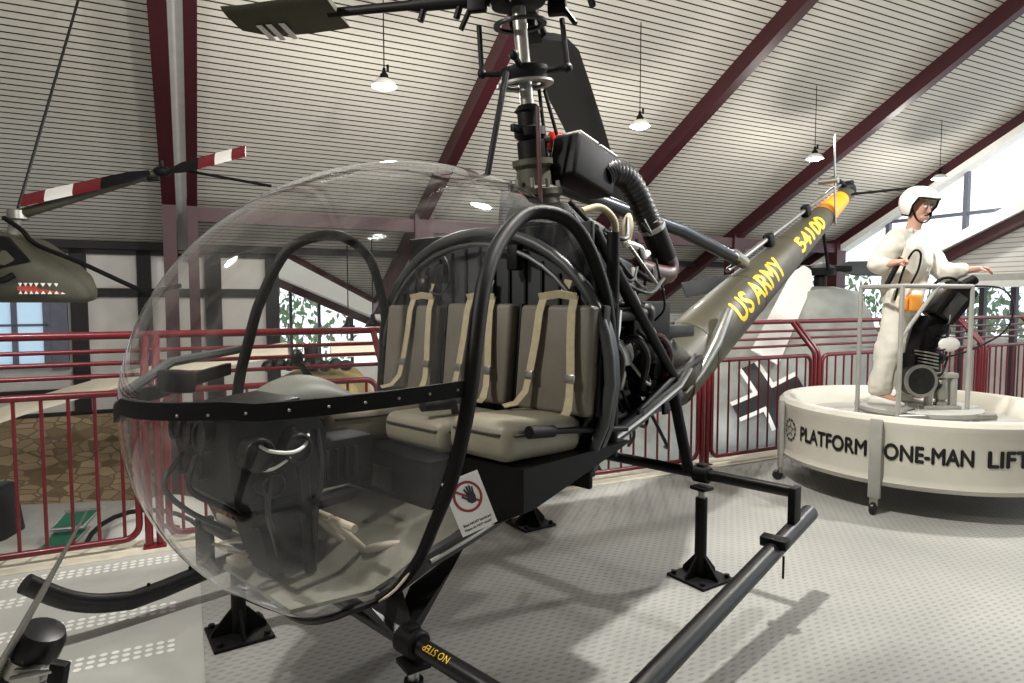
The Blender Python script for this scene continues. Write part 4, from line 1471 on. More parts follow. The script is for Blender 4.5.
jack_stand(0.02, 0.66, 0.4, 'black jack stand on a square plate below the canopy, at the bottom rim')
jack_stand(0.06, -0.64, 0.4, 'black jack stand cut off by the picture bottom, below the yellow-stencilled tube')
jack_stand(2.13, 0.68, 0.572, 'black jack stand behind the belly, its plate showing beside the small warning card')
jack_stand(2.13, -0.64, 0.572, 'tall black jack stand carrying the rear cross tube, nearest the lift platform')

# warning card leaning against the seat box
c0, cx_, cy_ = Vector((0.275, -0.66, 0.745)), Vector((0.155, -0.02, 0.025)), Vector((-0.075, 0.03, 0.205))
sg = thing('warning_sign', 'small white no-touching card with red ring and black hand, leaning by the near seat', 'sign', HW(c0), HA)
nn = cx_.cross(cy_).normalized()
ux, uy = cx_.normalized(), cy_.normalized()
w_, h_ = cx_.length, cy_.length


def card(x, y, d=0.0):
    return ux * x + uy * y + nn * d


M().prism([(0, 0), (w_, 0), (w_, h_), (0, h_)], 0.004, lambda x, y, d: card(x, y, -d)).build('card', 'white', sg, 0)
q = M()
rc = (w_ * 0.5, h_ * 0.63)
ring_o, ring_i = 0.062, 0.051
pr = []
vo = [q.bm.verts.new(card(rc[0] + ring_o * math.cos(a), rc[1] + ring_o * math.sin(a), 0.001)) for a in [2 * math.pi * i / 40 for i in range(40)]]
vi = [q.bm.verts.new(card(rc[0] + ring_i * math.cos(a), rc[1] + ring_i * math.sin(a), 0.001)) for a in [2 * math.pi * i / 40 for i in range(40)]]
for i in range(40):
    q.bm.faces.new((vo[i], vo[(i + 1) % 40], vi[(i + 1) % 40], vi[i]))
q.build('red_ring', 'signred', sg, 0)
q = M()


def bar2(q, a, b, w, d):
    a, b = Vector(a), Vector(b)
    n2 = Vector((-(b - a).y, (b - a).x)).normalized() * w / 2
    q.bm.faces.new([q.bm.verts.new(card(p.x, p.y, d)) for p in (a + n2, a - n2, b - n2, b + n2)])


bar2(q, (rc[0] - 0.042, rc[1] + 0.034), (rc[0] + 0.042, rc[1] - 0.034), 0.01, 0.0012)
q.build('red_bar', 'signred', sg, 0)
q = M()
hx, hy = rc[0] + 0.01, rc[1] - 0.002
q.bm.faces.new([q.bm.verts.new(card(hx + x, hy + y, 0.0016)) for x, y in ((-0.018, -0.018), (-0.004, -0.03), (0.016, -0.028), (0.022, -0.005), (0.02, 0.012), (-0.012, 0.014))])
for a, b in (((-0.008, 0.01), (-0.016, 0.034)), ((0.0, 0.012), (-0.003, 0.042)), ((0.008, 0.012), (0.009, 0.042)), ((0.016, 0.01), (0.02, 0.034)), ((-0.012, -0.012), (-0.034, 0.01))):
    bar2(q, (hx + a[0], hy + a[1]), (hx + b[0], hy + b[1]), 0.0078, 0.0016)
q.build('hand_symbol', 'ink', sg, 0)
lettering('german_line', 'Bitte NICHT berühren!', 0.013, lambda x, y: card(0.016 + x, 0.032 + y, 0.001), 'ink', sg, 0.0004, w_ * 0.8)
lettering('english_line', 'Please do NOT touch!', 0.013, lambda x, y: card(0.016 + x, 0.014 + y, 0.001), 'ink', sg, 0.0004, w_ * 0.76)


# ------------------------------------------------------------------ round one-man lift platform
PC = Vector((3.51, 5.59, 0))
PR = 1.09
lift = thing('lift_platform', 'round cream one-man lift platform on casters, carrying a white-suited person', 'lift platform', PC)
mb = M()
mb.lathe([(0.86, 0.3), (1.04, 0.205), (1.085, 0.215), (PR + 0.012, 0.25), (PR, 0.275), (PR - 0.004, 0.3), (PR - 0.004, 0.62), (PR + 0.01, 0.66), (PR + 0.012, 0.7), (PR - 0.02, 0.732), (PR - 0.07, 0.735), (PR - 0.1, 0.71), (0.93, 0.6), (0.9, 0.52), (0.86, 0.3)], n=96)
mb.build('ring_duct', 'cream', lift, 35)
M().lathe([(0, 0.55), (0.93, 0.55), (0.93, 0.58), (0, 0.58)], n=64).build('lower_deck', 'greypaint', lift, 35)
M().lathe([(0, 0.64), (0.46, 0.64), (0.48, 0.66), (0.48, 0.69), (0.46, 0.7), (0, 0.7)], n=48).build('standing_deck', 'greypaint', lift, 35)
for a in (-135.0, 172.5, 82.0, -30.0):
    an = math.radians(a)
    er, et = Vector((math.cos(an), math.sin(an), 0)), Vector((-math.sin(an), math.cos(an), 0))
    R = Matrix((er, et, Vector((0, 0, 1)))).transposed()
    q = M()
    q.box(er * (PR + 0.03) + Vector((0, 0, 0.42)), (0.035, 0.085, 0.6), R, 0.008)
    lg = q.build('leg', 'greypaint', lift, 30)
    q = M()
    q.box(er * (PR + 0.03) + Vector((0, 0, 0.1)), (0.03, 0.06, 0.07), R, 0.006)
    q.build('caster_fork', 'steel', lg, 30)
    M().cyl(er * (PR + 0.05) + et * -0.02 + Vector((0, 0, 0.045)), er * (PR + 0.05) + et * 0.02 + Vector((0, 0, 0.045)), 0.045, 20, 0.01).build('caster_wheel', 'rubber', lg)


def on_ring(a0, zb):
    def fn(x, y):
        an = math.radians(a0) + x / (PR + 0.001)
        rr = PR + 0.001
        return Vector((rr * math.cos(an), rr * math.sin(an), zb + y))
    return fn


def arc_len(a0, a1):
    return math.radians(a1 - a0) * PR


lettering('platform_lettering', 'PLATFORM', 0.165, on_ring(-171.3, 0.425), 'ink', lift, 0.006, arc_len(-171.3, -138.6))
lettering('one_man_lettering', 'ONE-MAN', 0.165, on_ring(-132.6, 0.425), 'ink', lift, 0.006, arc_len(-132.6, -103.0))
lettering('lift_lettering', 'LIFT', 0.165, on_ring(-98.6, 0.425), 'ink', lift, 0.006, arc_len(-98.6, -83.0))
q = M()
of = on_ring(-180.0, 0.48)
for i in range(12):
    a0, a1 = math.radians(i * 30 + 3), math.radians(i * 30 + 24)
    pts = [(0.098 * math.cos(a0 + (a1 - a0) * k2 / 4), 0.098 * math.sin(a0 + (a1 - a0) * k2 / 4)) for k2 in range(5)] + [(0.076 * math.cos(a1 - (a1 - a0) * k2 / 4), 0.076 * math.sin(a1 - (a1 - a0) * k2 / 4)) for k2 in range(5)]
    q.bm.faces.new([q.bm.verts.new(of(x, y)) for x, y in pts])
em = q.build('emblem_ring', 'ink', lift, 0)
q = M()
so = [(0.068 * math.cos(math.pi / 2 + i * math.pi * 0.4), 0.068 * math.sin(math.pi / 2 + i * math.pi * 0.4)) for i in range(5)]
si = [(0.029 * math.cos(math.pi * 0.7 + i * math.pi * 0.4), 0.029 * math.sin(math.pi * 0.7 + i * math.pi * 0.4)) for i in range(5)]
st = [p for pr_ in zip(so, si) for p in pr_]
for i in range(10):
    a, b = st[i], st[(i + 1) % 10]
    q.bm.faces.new([q.bm.verts.new(of(x, y)) for x, y in (a, b, (b[0] * 0.66, b[1] * 0.66), (a[0] * 0.66, a[1] * 0.66))])
q.build('emblem_star', 'ink', em, 0)

# rail posts and top rail of the platform
RP = [Vector((3.03, 5.66, 0)) - PC, Vector((3.09, 5.16, 0)) - PC, Vector((3.77, 5.34, 0)) - PC, Vector((3.72, 5.95, 0)) - PC]
for i, p in enumerate(RP):
    M().tube([p + Vector((0, 0, 0.57)), p + Vector((0, 0, 1.71))], 0.018, 10).build('rail_post', 'greypaint', lift)
M().tube([p + Vector((0, 0, 1.715)) for p in RP], 0.018, 10, closed=True).build('top_rail', 'greypaint', lift)
M().tube([RP[1] + Vector((0, 0, 1.3)), (RP[1] + RP[2]) / 2 + Vector((0, 0, 1.71))], 0.016, 10).build('rail_brace', 'greypaint', lift)
M().tube([RP[1] + Vector((0, 0, 0.6)), RP[2] + Vector((0, 0, 0.6))], 0.025, 10).build('deck_bar', 'greypaint', lift)
M().tube([RP[1] + Vector((0, 0, 0.66)), Vector((3.9, 5.2, 0.66)) - PC], 0.03, 10).build('deck_bar', 'alu', lift)


def PL(x, y, z):
    return Vector((x, y, z)) - PC


RT = Euler((0, math.radians(35), math.radians(-8))).to_matrix()
q = M()
q.box(PL(3.68, 5.48, 1.58), (0.2, 0.26, 0.34), RT, 0.03)
ct = q.build('control_box', 'black', lift, 30)
M().box(PL(3.63, 5.34, 1.55), (0.09, 0.02, 0.22), RT, 0.008).build('front_plate', 'grey', ct)
M().cyl(PL(3.74, 5.42, 1.72), PL(3.84, 5.4, 1.78), 0.04, 14, 0.008).build('throttle_cap', 'satin', ct)
M().tube(smooth_path([PL(3.5, 5.46, 1.7), PL(3.58, 5.44, 1.78), PL(3.68, 5.43, 1.78), PL(3.74, 5.42, 1.7)], 5), 0.012, 8).build('handle', 'satin', ct)
q = M()
q.box(PL(3.48, 5.5, 1.22), (0.16, 0.2, 0.5), (0, 0.25, 0), 0.03)
q.box(PL(3.42, 5.46, 1.0), (0.24, 0.18, 0.3), (0, 0.1, 0.2), 0.03)
q.box(PL(3.55, 5.46, 1.36), (0.2, 0.14, 0.12), (0, -0.3, 0.2), 0.02)
en = q.build('engine_column', 'satin', lift, 30)
M().cyl(PL(3.36, 5.3, 0.94), PL(3.36, 5.44, 0.94), 0.13, 24, 0.02).build('flywheel', 'engine', en)
M().lathe([(0.11, 0), (0.135, 0), (0.135, 0.02), (0.11, 0.02)], PL(3.36, 5.3, 0.94), (0, 1, 0), 24).build('flywheel_rim', 'alu', en)
for i in range(5):
    M().lathe([(0.03, 0), (0.09, 0), (0.09, 0.012), (0.03, 0.012)], PL(3.44, 5.38, 1.05 + i * 0.028), (0.2, 0, 1), 18).build('cooling_fin', 'alu', en)
M().ell(PL(3.6, 5.34, 1.24), (0.09, 0.025, 0.06)).build('white_disc', 'white', en)
M().ell(PL(3.56, 5.46, 1.12), (0.1, 0.06, 0.05)).build('muffler', 'satin', en)
for i in range(6):
    a = PL(3.4 + 0.03 * i, 5.4, 0.9 + 0.1 * i)
    b = PL(3.62, 5.38, 1.0 + 0.12 * i)
    M().tube(smooth_path([a, (a + b) / 2 + Vector((0, -0.06, -0.08)), b], 5), 0.009, 6).build('hose', 'rubber', en)
q = M()
for x in (3.47, 3.67):
    q.box(PL(x, 5.38, 0.84), (0.045, 0.06, 0.3), None, 0.006)
q.box(PL(3.57, 5.38, 0.98), (0.25, 0.08, 0.04), None, 0.006)
q.box(PL(3.57, 5.38, 0.71), (0.3, 0.1, 0.04), None, 0.006)
fr = q.build('engine_frame', 'greypaint', lift, 30)
M().lathe([(0, 0), (0.05, 0), (0.05, 0.03), (0.035, 0.04), (0.05, 0.06), (0.05, 0.2), (0.03, 0.23), (0, 0.24)], PL(3.57, 5.38, 0.73), n=16).build('gear_motor', 'alu', fr)
M().box(PL(3.35, 5.42, 1.58), (0.1, 0.08, 0.14), None, 0.02).build('fuel_can', 'orangebox', lift, label='small orange can')
M().box(PL(3.27, 5.44, 1.57), (0.05, 0.08, 0.12), None, 0.02).build('fuel_can', 'orangebox', lift)
M().tube(smooth_path([PL(3.75, 5.4, 1.72), PL(4.05, 5.4, 1.7), PL(4.16, 5.4, 1.55), PL(4.1, 5.4, 1.35), PL(3.85, 5.4, 1.2), PL(3.62, 5.42, 1.12)], 8), 0.008, 8).build('hose', 'rubber', lift)
M().tube(smooth_path([PL(3.16, 5.38, 1.6), PL(3.2, 5.34, 1.85), PL(3.27, 5.33, 2.0), PL(3.33, 5.33, 1.98), PL(3.32, 5.34, 1.85), PL(3.27, 5.36, 1.72)], 7), 0.009, 8).build('brake_lever', 'satin', lift)
M().tube([PL(3.1, 5.4, 1.72), PL(3.19, 5.36, 1.95)], 0.02, 10).build('brake_grip', 'satin', lift)

# ------------------------------------------------------------------ the person on the platform
PO = Vector((3.36, 5.62, 0.70))
per = thing('person', 'person in a white coverall and open-face helmet standing at the lift controls', 'person', PO)


def PV(x, y, z):
    return Vector((x, y, z)) - PO


def hand(V, E, Rr, wrist, d, up, curl, thumb_side):
    """skinned five-fingered hand growing from the wrist vertex"""
    d, up = d.normalized(), up.normalized()
    side = d.cross(up).normalized()
    pi = len(V)
    V.append(V[wrist] + d * 0.045)
    Rr.append((0.03, 0.017))
    E.append((wrist, pi))
    for k2, (off, ln) in enumerate(((-0.027, 0.06), (-0.009, 0.074), (0.009, 0.07), (0.027, 0.054))):
        b = len(V)
        base = V[pi] + d * 0.04 + side * off
        a1 = base + (d * math.cos(curl) - up * math.sin(curl)) * ln * 0.5
        a2 = a1 + (d * math.cos(curl * 2) - up * math.sin(curl * 2)) * ln * 0.5
        V += [base, a1, a2]
        Rr += [(0.0095, 0.0095), (0.0085, 0.0085), (0.007, 0.007)]
        E += [(pi, b), (b, b + 1), (b + 1, b + 2)]
    b = len(V)
    V += [V[pi] + side * thumb_side * 0.036 + d * 0.005 - up * 0.012, V[pi] + side * thumb_side * 0.046 + d * 0.04 - up * 0.034]
    Rr += [(0.011, 0.011), (0.008, 0.008)]
    E += [(pi, b), (b, b + 1)]


FWD = Vector((0.5, -0.86, 0)).normalized()
RGT = Vector((-0.86, -0.5, 0)).normalized()
pel, bel, che, nk0, nk1 = PV(3.38, 5.64, 1.56), PV(3.385, 5.64, 1.74), PV(3.4, 5.64, 1.98), PV(3.42, 5.62, 2.17), PV(3.44, 5.6, 2.26)
shR, elR, wrR = PV(3.25, 5.53, 2.1), PV(3.05, 5.5, 1.88), PV(3.15, 5.37, 1.91)
shL, elL, wrL = PV(3.57, 5.72, 2.1), PV(3.68, 5.58, 1.83), PV(3.84, 5.43, 1.86)
hpR, knR, anR, toR = PV(3.3, 5.57, 1.5), PV(3.22, 5.56, 1.13), PV(3.17, 5.6, 0.79), PV(3.3, 5.5, 0.735)
hpL, knL, anL, toL = PV(3.45, 5.7, 1.5), PV(3.5, 5.66, 1.13), PV(3.48, 5.74, 0.79), PV(3.6, 5.64, 0.735)
V = [pel, bel, che, nk0, nk1, shR, elR, wrR, shL, elL, wrL, hpR, knR, anR, toR, hpL, knL, anL, toL]
E = [(0, 1), (1, 2), (2, 3), (3, 4), (2, 5), (5, 6), (6, 7), (2, 8), (8, 9), (9, 10), (0, 11), (11, 12), (12, 13), (13, 14), (0, 15), (15, 16), (16, 17), (17, 18)]
Rr = [0.13, 0.12, 0.14, 0.062, 0.056, 0.065, 0.046, 0.03, 0.065, 0.046, 0.03, 0.085, 0.056, 0.042, 0.035, 0.085, 0.056, 0.042, 0.035]
# head: skull, jaw and nose grow from the neck
hc = PV(3.465, 5.575, 2.39)
hd = Vector((0.3, -0.92, -0.24)).normalized()
V += [hc - hd * 0.01 + Vector((0, 0, 0.0)), hc + Vector((0, 0, 0.075))]
E += [(4, 19), (19, 20)]
Rr += [0.088, 0.075]
hand(V, E, Rr, 7, Vector((0.35, -0.25, 0.1)), Vector((0.2, -0.6, 0.7)), 0.9, 1)
hand(V, E, Rr, 10, Vector((0.8, -0.45, 0.05)), Vector((0.1, 0.1, 1)), 0.6, 1)
bme = skin_mesh('body', V, E, Rr, 0, 2)
body = mesh_obj('body', bme, 'skin', per, 180)
# face
q = M()
hs_ = hd.cross(Vector((0, 0, 1))).normalized()
hu = hs_.cross(hd).normalized()


def HF(r, u, f):
    return hc + hs_ * r + hu * u + hd * f


q.loft([[HF(-0.011, 0.012, 0.08), HF(0.011, 0.012, 0.08), HF(0.0, 0.016, 0.084)], [HF(-0.018, -0.03, 0.082), HF(0.018, -0.03, 0.082), HF(0.0, -0.022, 0.112)], [HF(-0.013, -0.038, 0.08), HF(0.013, -0.038, 0.08), HF(0, -0.04, 0.09)]])
q.build('nose', 'skin', body, 60)
for sd in (-1, 1):
    e = M().ell(HF(sd * 0.033, 0.012, 0.076), (0.013, 0.012, 0.009)).build('eye', 'white', body)
    M().ell(HF(sd * 0.033, 0.012, 0.086), (0.005, 0.005, 0.005)).build('iris', 'ink', e)
    M().tube([HF(sd * 0.018, 0.032, 0.084), HF(sd * 0.035, 0.036, 0.08), HF(sd * 0.05, 0.03, 0.07)], 0.004, 6).build('eyebrow', 'olivedk', body)
M().tube([HF(-0.022, -0.06, 0.076), HF(0, -0.058, 0.084), HF(0.022, -0.06, 0.076)], 0.0055, 8).build('mouth', 'brown', body)
q = M()
q.ell(HF(0, -0.08, 0.05), (0.045, 0.04, 0.03))
q.build('chin', 'skin', body)
# coverall over the body, open at neck and cuffs
V2 = [pel, bel, che, nk0 + Vector((0, 0, -0.03)), shR, elR, wrR + (elR - wrR) * 0.1, shL, elL, wrL + (elL - wrL) * 0.1, hpR, knR, anR + Vector((0, 0, -0.045)), hpL, knL, anL + Vector((0, 0, -0.045)), PV(3.385, 5.63, 1.84)]
E2 = [(0, 1), (1, 16), (16, 2), (2, 3), (2, 4), (4, 5), (5, 6), (2, 7), (7, 8), (8, 9), (0, 10), (10, 11), (11, 12), (0, 13), (13, 14), (14, 15)]
R2 = [0.175, 0.175, 0.2, 0.085, 0.115, 0.1, 0.06, 0.115, 0.095, 0.06, 0.122, 0.105, 0.092, 0.122, 0.105, 0.092, 0.195]
cme = skin_mesh('coverall', V2, E2, R2, 0, 3)
from mathutils import noise
for v in cme.vertices:
    p = v.co
    v.co = p + v.normal * (0.026 * noise.noise(Vector((p.x * 13, p.y * 13, p.z * 5))) + 0.009 * noise.noise(Vector((p.x * 9, p.y * 9, p.z * 24))))
cme.update()
cv = mesh_obj('coverall', cme, 'coverall', per, 180)
M().tube(smooth_path([nk0 + RGT * 0.08 + FWD * 0.02 + Vector((0, 0, 0.03)), nk0 + FWD * 0.1 + Vector((0, 0, -0.1)), nk0 - RGT * 0.08 + FWD * 0.02 + Vector((0, 0, 0.03))], 6), 0.018, 8).build('collar', 'coverall', cv)
M().tube(smooth_path([nk0 + FWD * 0.12 + Vector((0, 0, -0.12)), che + FWD * 0.185 + Vector((0, 0, -0.08)), bel + FWD * 0.165, pel + FWD * 0.16], 5), 0.006, 6).build('zip_fly', 'trouser', cv)
for an, to, sg_ in ((anR, toR, 'r'), (anL, toL, 'l')):
    d = (to - an)
    d.z = 0
    d.normalize()
    w = Vector((-d.y, d.x, 0))
    q = M()
    secs = []
    for f, hw, h in ((-0.07, 0.03, 0.05), (-0.04, 0.042, 0.085), (0.03, 0.046, 0.085), (0.1, 0.05, 0.06), (0.17, 0.045, 0.045), (0.205, 0.025, 0.03)):
        c = Vector((an.x, an.y, 0.0)) + d * f
        secs.append([c + w * hw * math.cos(a) + Vector((0, 0, max(0.0, h * (0.42 + 0.6 * math.sin(a))))) for a in [2 * math.pi * k2 / 14 for k2 in range(14)]])
    q.loft(secs)
    sh = q.build('shoe', 'white', per, 60)
    q = M()
    q.loft([[Vector((an.x, an.y, z)) + d * f + w * hw * s_ for hw, s_, z in ((0.05, -1, 0.0), (0.05, 1, 0.0), (0.05, 1, 0.018), (0.05, -1, 0.018))] for f in (-0.07, 0.19)])
    q.build('sole', 'greypaint', sh, 0)
# open-face helmet
q = M()
rings = []
for i in range(11):
    v_ = i / 10 * math.radians(142)
    ring_ = []
    for k2 in range(32):
        a = 2 * math.pi * k2 / 32
        f, r_ = math.cos(a), math.sin(a)
        lim = math.radians(142) if f < 0.2 else math.radians(142 - 72 * min(1, (f - 0.2) / 0.3))
        vv = min(v_, lim * i / 10)
        ring_.append(hc + Vector((0, 0, 0.035)) + hs_ * (0.142 * math.sin(vv) ** 0.8 * r_) + hd * (0.16 * math.sin(vv) ** 0.8 * f - 0.015) + hu * (0.14 * math.cos(vv)))
    rings.append(ring_)
q.loft(rings, caps=False)
hm = q.build('helmet', 'helmet', per, 70)
edge = rings[-1]
M().tube([p for p in edge], 0.009, 8, closed=True).build('helmet_edge', 'satin', hm)
M().tube(smooth_path([HF(0.105, -0.02, 0.02), HF(0.075, -0.09, 0.05), HF(0, -0.125, 0.06), HF(-0.075, -0.09, 0.05), HF(-0.105, -0.02, 0.02)], 5), 0.011, 8, flat=0.5).build('chin_strap', 'satin', hm)

# ------------------------------------------------------------------ grey helicopter in the lower hall
GO = Vector((3.95, 9.9, -2.6))
gh = thing('grey_helicopter', 'grey mottled helicopter with a white-edged black cross, standing below the deck', 'helicopter', GO)
GC = Vector((0.0, 0, 2.95))
GR = Euler((0, math.radians(-28), 0)).to_matrix()
GE = Vector((1.75, 1.0, 0.95))


def gsurf(a, b, k=1.0):
    """body surface seen from the deck side: a along, b up, both in -1..1"""
    f = math.sqrt(max(0.02, 1 - a * a - b * b))
    return GC + GR @ Vector((GE.x * a * k, -GE.y * f * k, GE.z * b * k))


secs = []
for x, ry, rz, dz in ((-2.9, 0.14, 0.2, -0.05), (-2.2, 0.34, 0.42, -0.02), (-1.5, 0.62, 0.66, 0.0), (-0.9, 0.84, 0.83, 0.0), (-0.3, 0.97, 0.93, 0.0), (0.3, 1.0, 0.95, 0.0), (0.85, 0.9, 0.88, 0.02), (1.3, 0.66, 0.68, 0.04), (1.65, 0.3, 0.36, 0.06), (1.74, 0.05, 0.08, 0.07)):
    secs.append([GC + GR @ Vector((x, ry * math.sin(a), dz + rz * math.cos(a))) for a in [2 * math.pi * k2 / 28 for k2 in range(28)]])
gf = M().loft(secs).build('fuselage', 'camo', gh, 50)
q = M()
q.loft([[GC + Vector((x, y, z)) for x, y, z in ((cx2 + r * math.cos(a) * 1.2, r * math.sin(a), zz) for a in [2 * math.pi * k2 / 20 for k2 in range(20)])] for cx2, r, zz in ((0.55, 0.85, 0.6), (0.6, 0.7, 1.05), (0.66, 0.5, 1.38), (0.68, 0.2, 1.46))])
q.build('rotor_fairing', 'camo', gh, 50)


def proj_g(x, y, k):
    """project cross artwork (x, y in metres) on the deck-facing flank"""
    a, b = -0.22 + x / GE.x, 0.12 + y / GE.z
    return gsurf(a, b, k)


def cross_mesh(name, polys, k, m):
    q = M()
    for poly in polys:
        p = [Vector(c) for c in poly]
        G = 6
        g = [[q.bm.verts.new(proj_g(*((p[0] * (1 - u / G) + p[1] * (u / G)) * (1 - v / G) + (p[3] * (1 - u / G) + p[2] * (u / G)) * (v / G)), k)) for u in range(G + 1)] for v in range(G + 1)]
        for v in range(G):
            for u in range(G):
                q.bm.faces.new((g[v][u], g[v][u + 1], g[v + 1][u + 1], g[v + 1][u]))
    return q.build(name, m, gf, 0)


w1, L1, e1 = 0.09, 0.46, 0.055
crs = [[(-w1, -L1), (w1, -L1), (w1, -w1), (-w1, -w1)], [(-w1, w1), (w1, w1), (w1, L1), (-w1, L1)], [(-L1, -w1), (-w1, -w1), (-w1, w1), (-L1, w1)], [(w1, -w1), (L1, -w1), (L1, w1), (w1, w1)], [(-w1, -w1), (w1, -w1), (w1, w1), (-w1, w1)]]
cross_mesh('black_cross', crs, 1.03, 'ink')
edges_ = []
for sx in (-1, 1):
    for sy in (-1, 1):
        edges_.append([(sx * w1, sy * w1), (sx * L1, sy * w1), (sx * L1, sy * (w1 + e1)), (sx * (w1 + e1), sy * (w1 + e1))])
        edges_.append([(sx * w1, sy * w1), (sx * (w1 + e1), sy * (w1 + e1)), (sx * (w1 + e1), sy * L1), (sx * w1, sy * L1)])
cross_mesh('cross_border', edges_, 1.034, 'white')
gm = Vector((0.68, -0.1, 4.68))
q = M()
q.tube([gm + Vector((0, 0, -0.35)), gm], 0.09, 14)
q.lathe([(0, -0.12), (0.2, -0.1), (0.22, 0), (0.12, 0.06), (0, 0.1)], gm, n=18)
q.box(gm, (0.9, 0.12, 0.09), bevel=0.02)
q.build('rotor_hub', 'satin', gh)
for a, b, w, m in ((gm + Vector((-0.25, -0.1, 0.0)), Vector((-0.5, -1.05, 3.42)), 0.34, 'white'), (gm + Vector((-0.3, 0, 0.0)), Vector((-1.5, -0.6, 4.35)), 0.2, 'bladegrey'), (gm + Vector((0.3, 0, 0)), Vector((2.4, 0.3, 4.7)), 0.24, 'bladegrey')):
    d = (b - a).normalized()
    ch = Vector((1, 0.1, 0)) if m == 'white' else Vector((0, 0.4, 0.9))
    ch = (ch - d * ch.dot(d)).normalized()
    M().loft([airfoil(a + (b - a) * u, ch * w * ww, d.cross(ch), 0.02) for u, ww in ((0, 0.4), (0.12, 1.0), (0.6, 1.1), (1, 1.2))]).build('rotor_blade', m, gh, 50)
for x in (-0.5, 0.9):
    for y in (-0.6, 0.6):
        M().tube([(x, y * 0.8, 2.3), (x, y, 0.2)], 0.06, 10).build('gear_leg', 'alu', gh)
        M().cyl((x, y - 0.07, 0.2), (x, y + 0.07, 0.2), 0.2, 20, 0.03).build('wheel', 'rubber', gh)
q = M()
q.loft([[Vector((x, -0.95, z)) for x, z in ((-0.6, 1.5), (1.4, 1.7), (1.5, 2.1), (-0.7, 1.8))], [Vector((x, 0.8, z)) for x, z in ((-0.6, 1.5), (1.4, 1.7), (1.5, 2.1), (-0.7, 1.8))]])
q.build('dark_underbody', 'satin', gh)  # black block filling the dark area under the fuselage

# olive helicopter behind the canopy, one long pale blade drooping across the stone wall
OO = Vector((-2.85, 9.2, -2.6))
oh = thing('olive_helicopter', 'camouflaged helicopter below the deck behind the canopy, with a drooping pale blade', 'helicopter', OO)
secs = []
for y, rx, z0, z1 in ((-1.6, 0.3, 1.6, 2.5), (-1.0, 0.6, 1.2, 2.95), (-0.2, 0.75, 1.0, 3.2), (0.8, 0.75, 1.0, 3.25), (1.8, 0.5, 1.4, 3.0)):
    secs.append([(rx * math.copysign(abs(math.sin(a)) ** 0.7, math.sin(a)), y, (z0 + z1) / 2 + (z1 - z0) / 2 * math.copysign(abs(math.cos(a)) ** 0.7, math.cos(a))) for a in [2 * math.pi * k2 / 24 for k2 in range(24)]])
M().loft(secs).build('fuselage', 'tan', oh, 50)
q = M()
for i in range(9):
    q.ell((-0.5 + i * 0.13, -0.3 + 0.05 * (i % 3), 3.3 + 0.03 * (i % 2)), (0.09, 0.12, 0.08), n=12, m=8)
q.tube([(0, 0, 3.1), (0, 0, 3.55)], 0.1, 12)
q.build('rotor_head', 'engine', oh)
for p1, w in ((Vector((-4.6, -1.0, 2.42)), 0.3), (Vector((3.3, 1.4, 3.0)), 0.3)):
    p0 = Vector((-0.3 if p1.x < 0 else 0.3, -0.1, 3.52))
    d = (p1 - p0).normalized()
    ch = Vector((0.0, 0.75, 0.65))
    ch = (ch - d * ch.dot(d)).normalized()
    M().loft([airfoil(p0 + (p1 - p0) * u + Vector((0, 0, 0.16 * math.sin(u * math.pi))), ch * w, d.cross(ch), 0.03) for u in (0, 0.25, 0.5, 0.75, 1)]).build('rotor_blade', 'bone', oh, 50)
for x in (-0.8, 0.8):
    M().tube([(x, -1.5, 0.25), (x, -1.3, 0.06), (x, 1.5, 0.06)], 0.06, 10).build('skid', 'satin', oh)
    for y in (-0.7, 0.8):
        M().tube([(x, y, 0.06), (x * 0.6, y, 1.4)], 0.05, 8).build('skid_leg', 'satin', oh)

# olive helicopter with a shark mouth, hung from the roof at the left
SO = Vector((-4.7, 6.3, 1.58))
sh_ = thing('shark_mouth_helicopter', 'small olive helicopter with a red shark mouth, hung from the roof', 'helicopter', SO)
secs = []
for x, w, z0, z1 in ((0.66, 0.02, 0.06, 0.12), (0.63, 0.1, 0.02, 0.18), (0.54, 0.2, 0.0, 0.3), (0.34, 0.3, 0.0, 0.46), (0.1, 0.38, 0.0, 0.62), (-0.3, 0.42, 0.0, 0.7), (-1.0, 0.4, 0.02, 0.68), (-1.7, 0.25, 0.1, 0.55)):
    secs.append([(x, w * math.copysign(abs(math.sin(a)) ** 0.7, math.sin(a)), (z0 + z1) / 2 + (z1 - z0) / 2 * math.copysign(abs(math.cos(a)) ** 0.7, math.cos(a))) for a in [2 * math.pi * k2 / 24 for k2 in range(24)]])
sf = M().loft(secs).build('fuselage', 'olivedk', sh_, 50)


def flank(x, z):
    w = 0.1 + (0.63 - x) * 0.75 if x > 0.34 else 0.315 + (0.34 - x) * 0.3
    return Vector((x, -w - 0.012, z))


q = M()
q.bm.faces.new([q.bm.verts.new(flank(x, z)) for x, z in ((0.2, 0.11), (0.34, 0.09), (0.5, 0.09), (0.58, 0.1), (0.6, 0.13), (0.56, 0.18), (0.4, 0.17), (0.2, 0.15))])
mo = q.build('mouth', 'rust', sf, 0)
for i in range(9):
    x = 0.21 + i * 0.04
    for z0, z1 in ((0.08, 0.11), (0.18, 0.145)):
        q = M()
        q.bm.faces.new([q.bm.verts.new(flank(a, b) + Vector((0, -0.004, 0))) for a, b in ((x, z0), (x + 0.03, z0), (x + 0.015, z1))])
        q.build('tooth', 'white', mo, 0)
q = M()
q.loft([[(0.3, -0.33, 0.38), (0.1, -0.37, 0.6), (-0.28, -0.4, 0.64), (-0.36, -0.43, 0.4), (0.05, -0.4, 0.3)], [(0.28, -0.29, 0.38), (0.1, -0.3, 0.6), (-0.28, -0.34, 0.64), (-0.36, -0.37, 0.4), (0.05, -0.34, 0.3)]])
q.build('cockpit_opening', 'satin', sf)
hb = Vector((-0.04, 0, 0.84))
q = M()
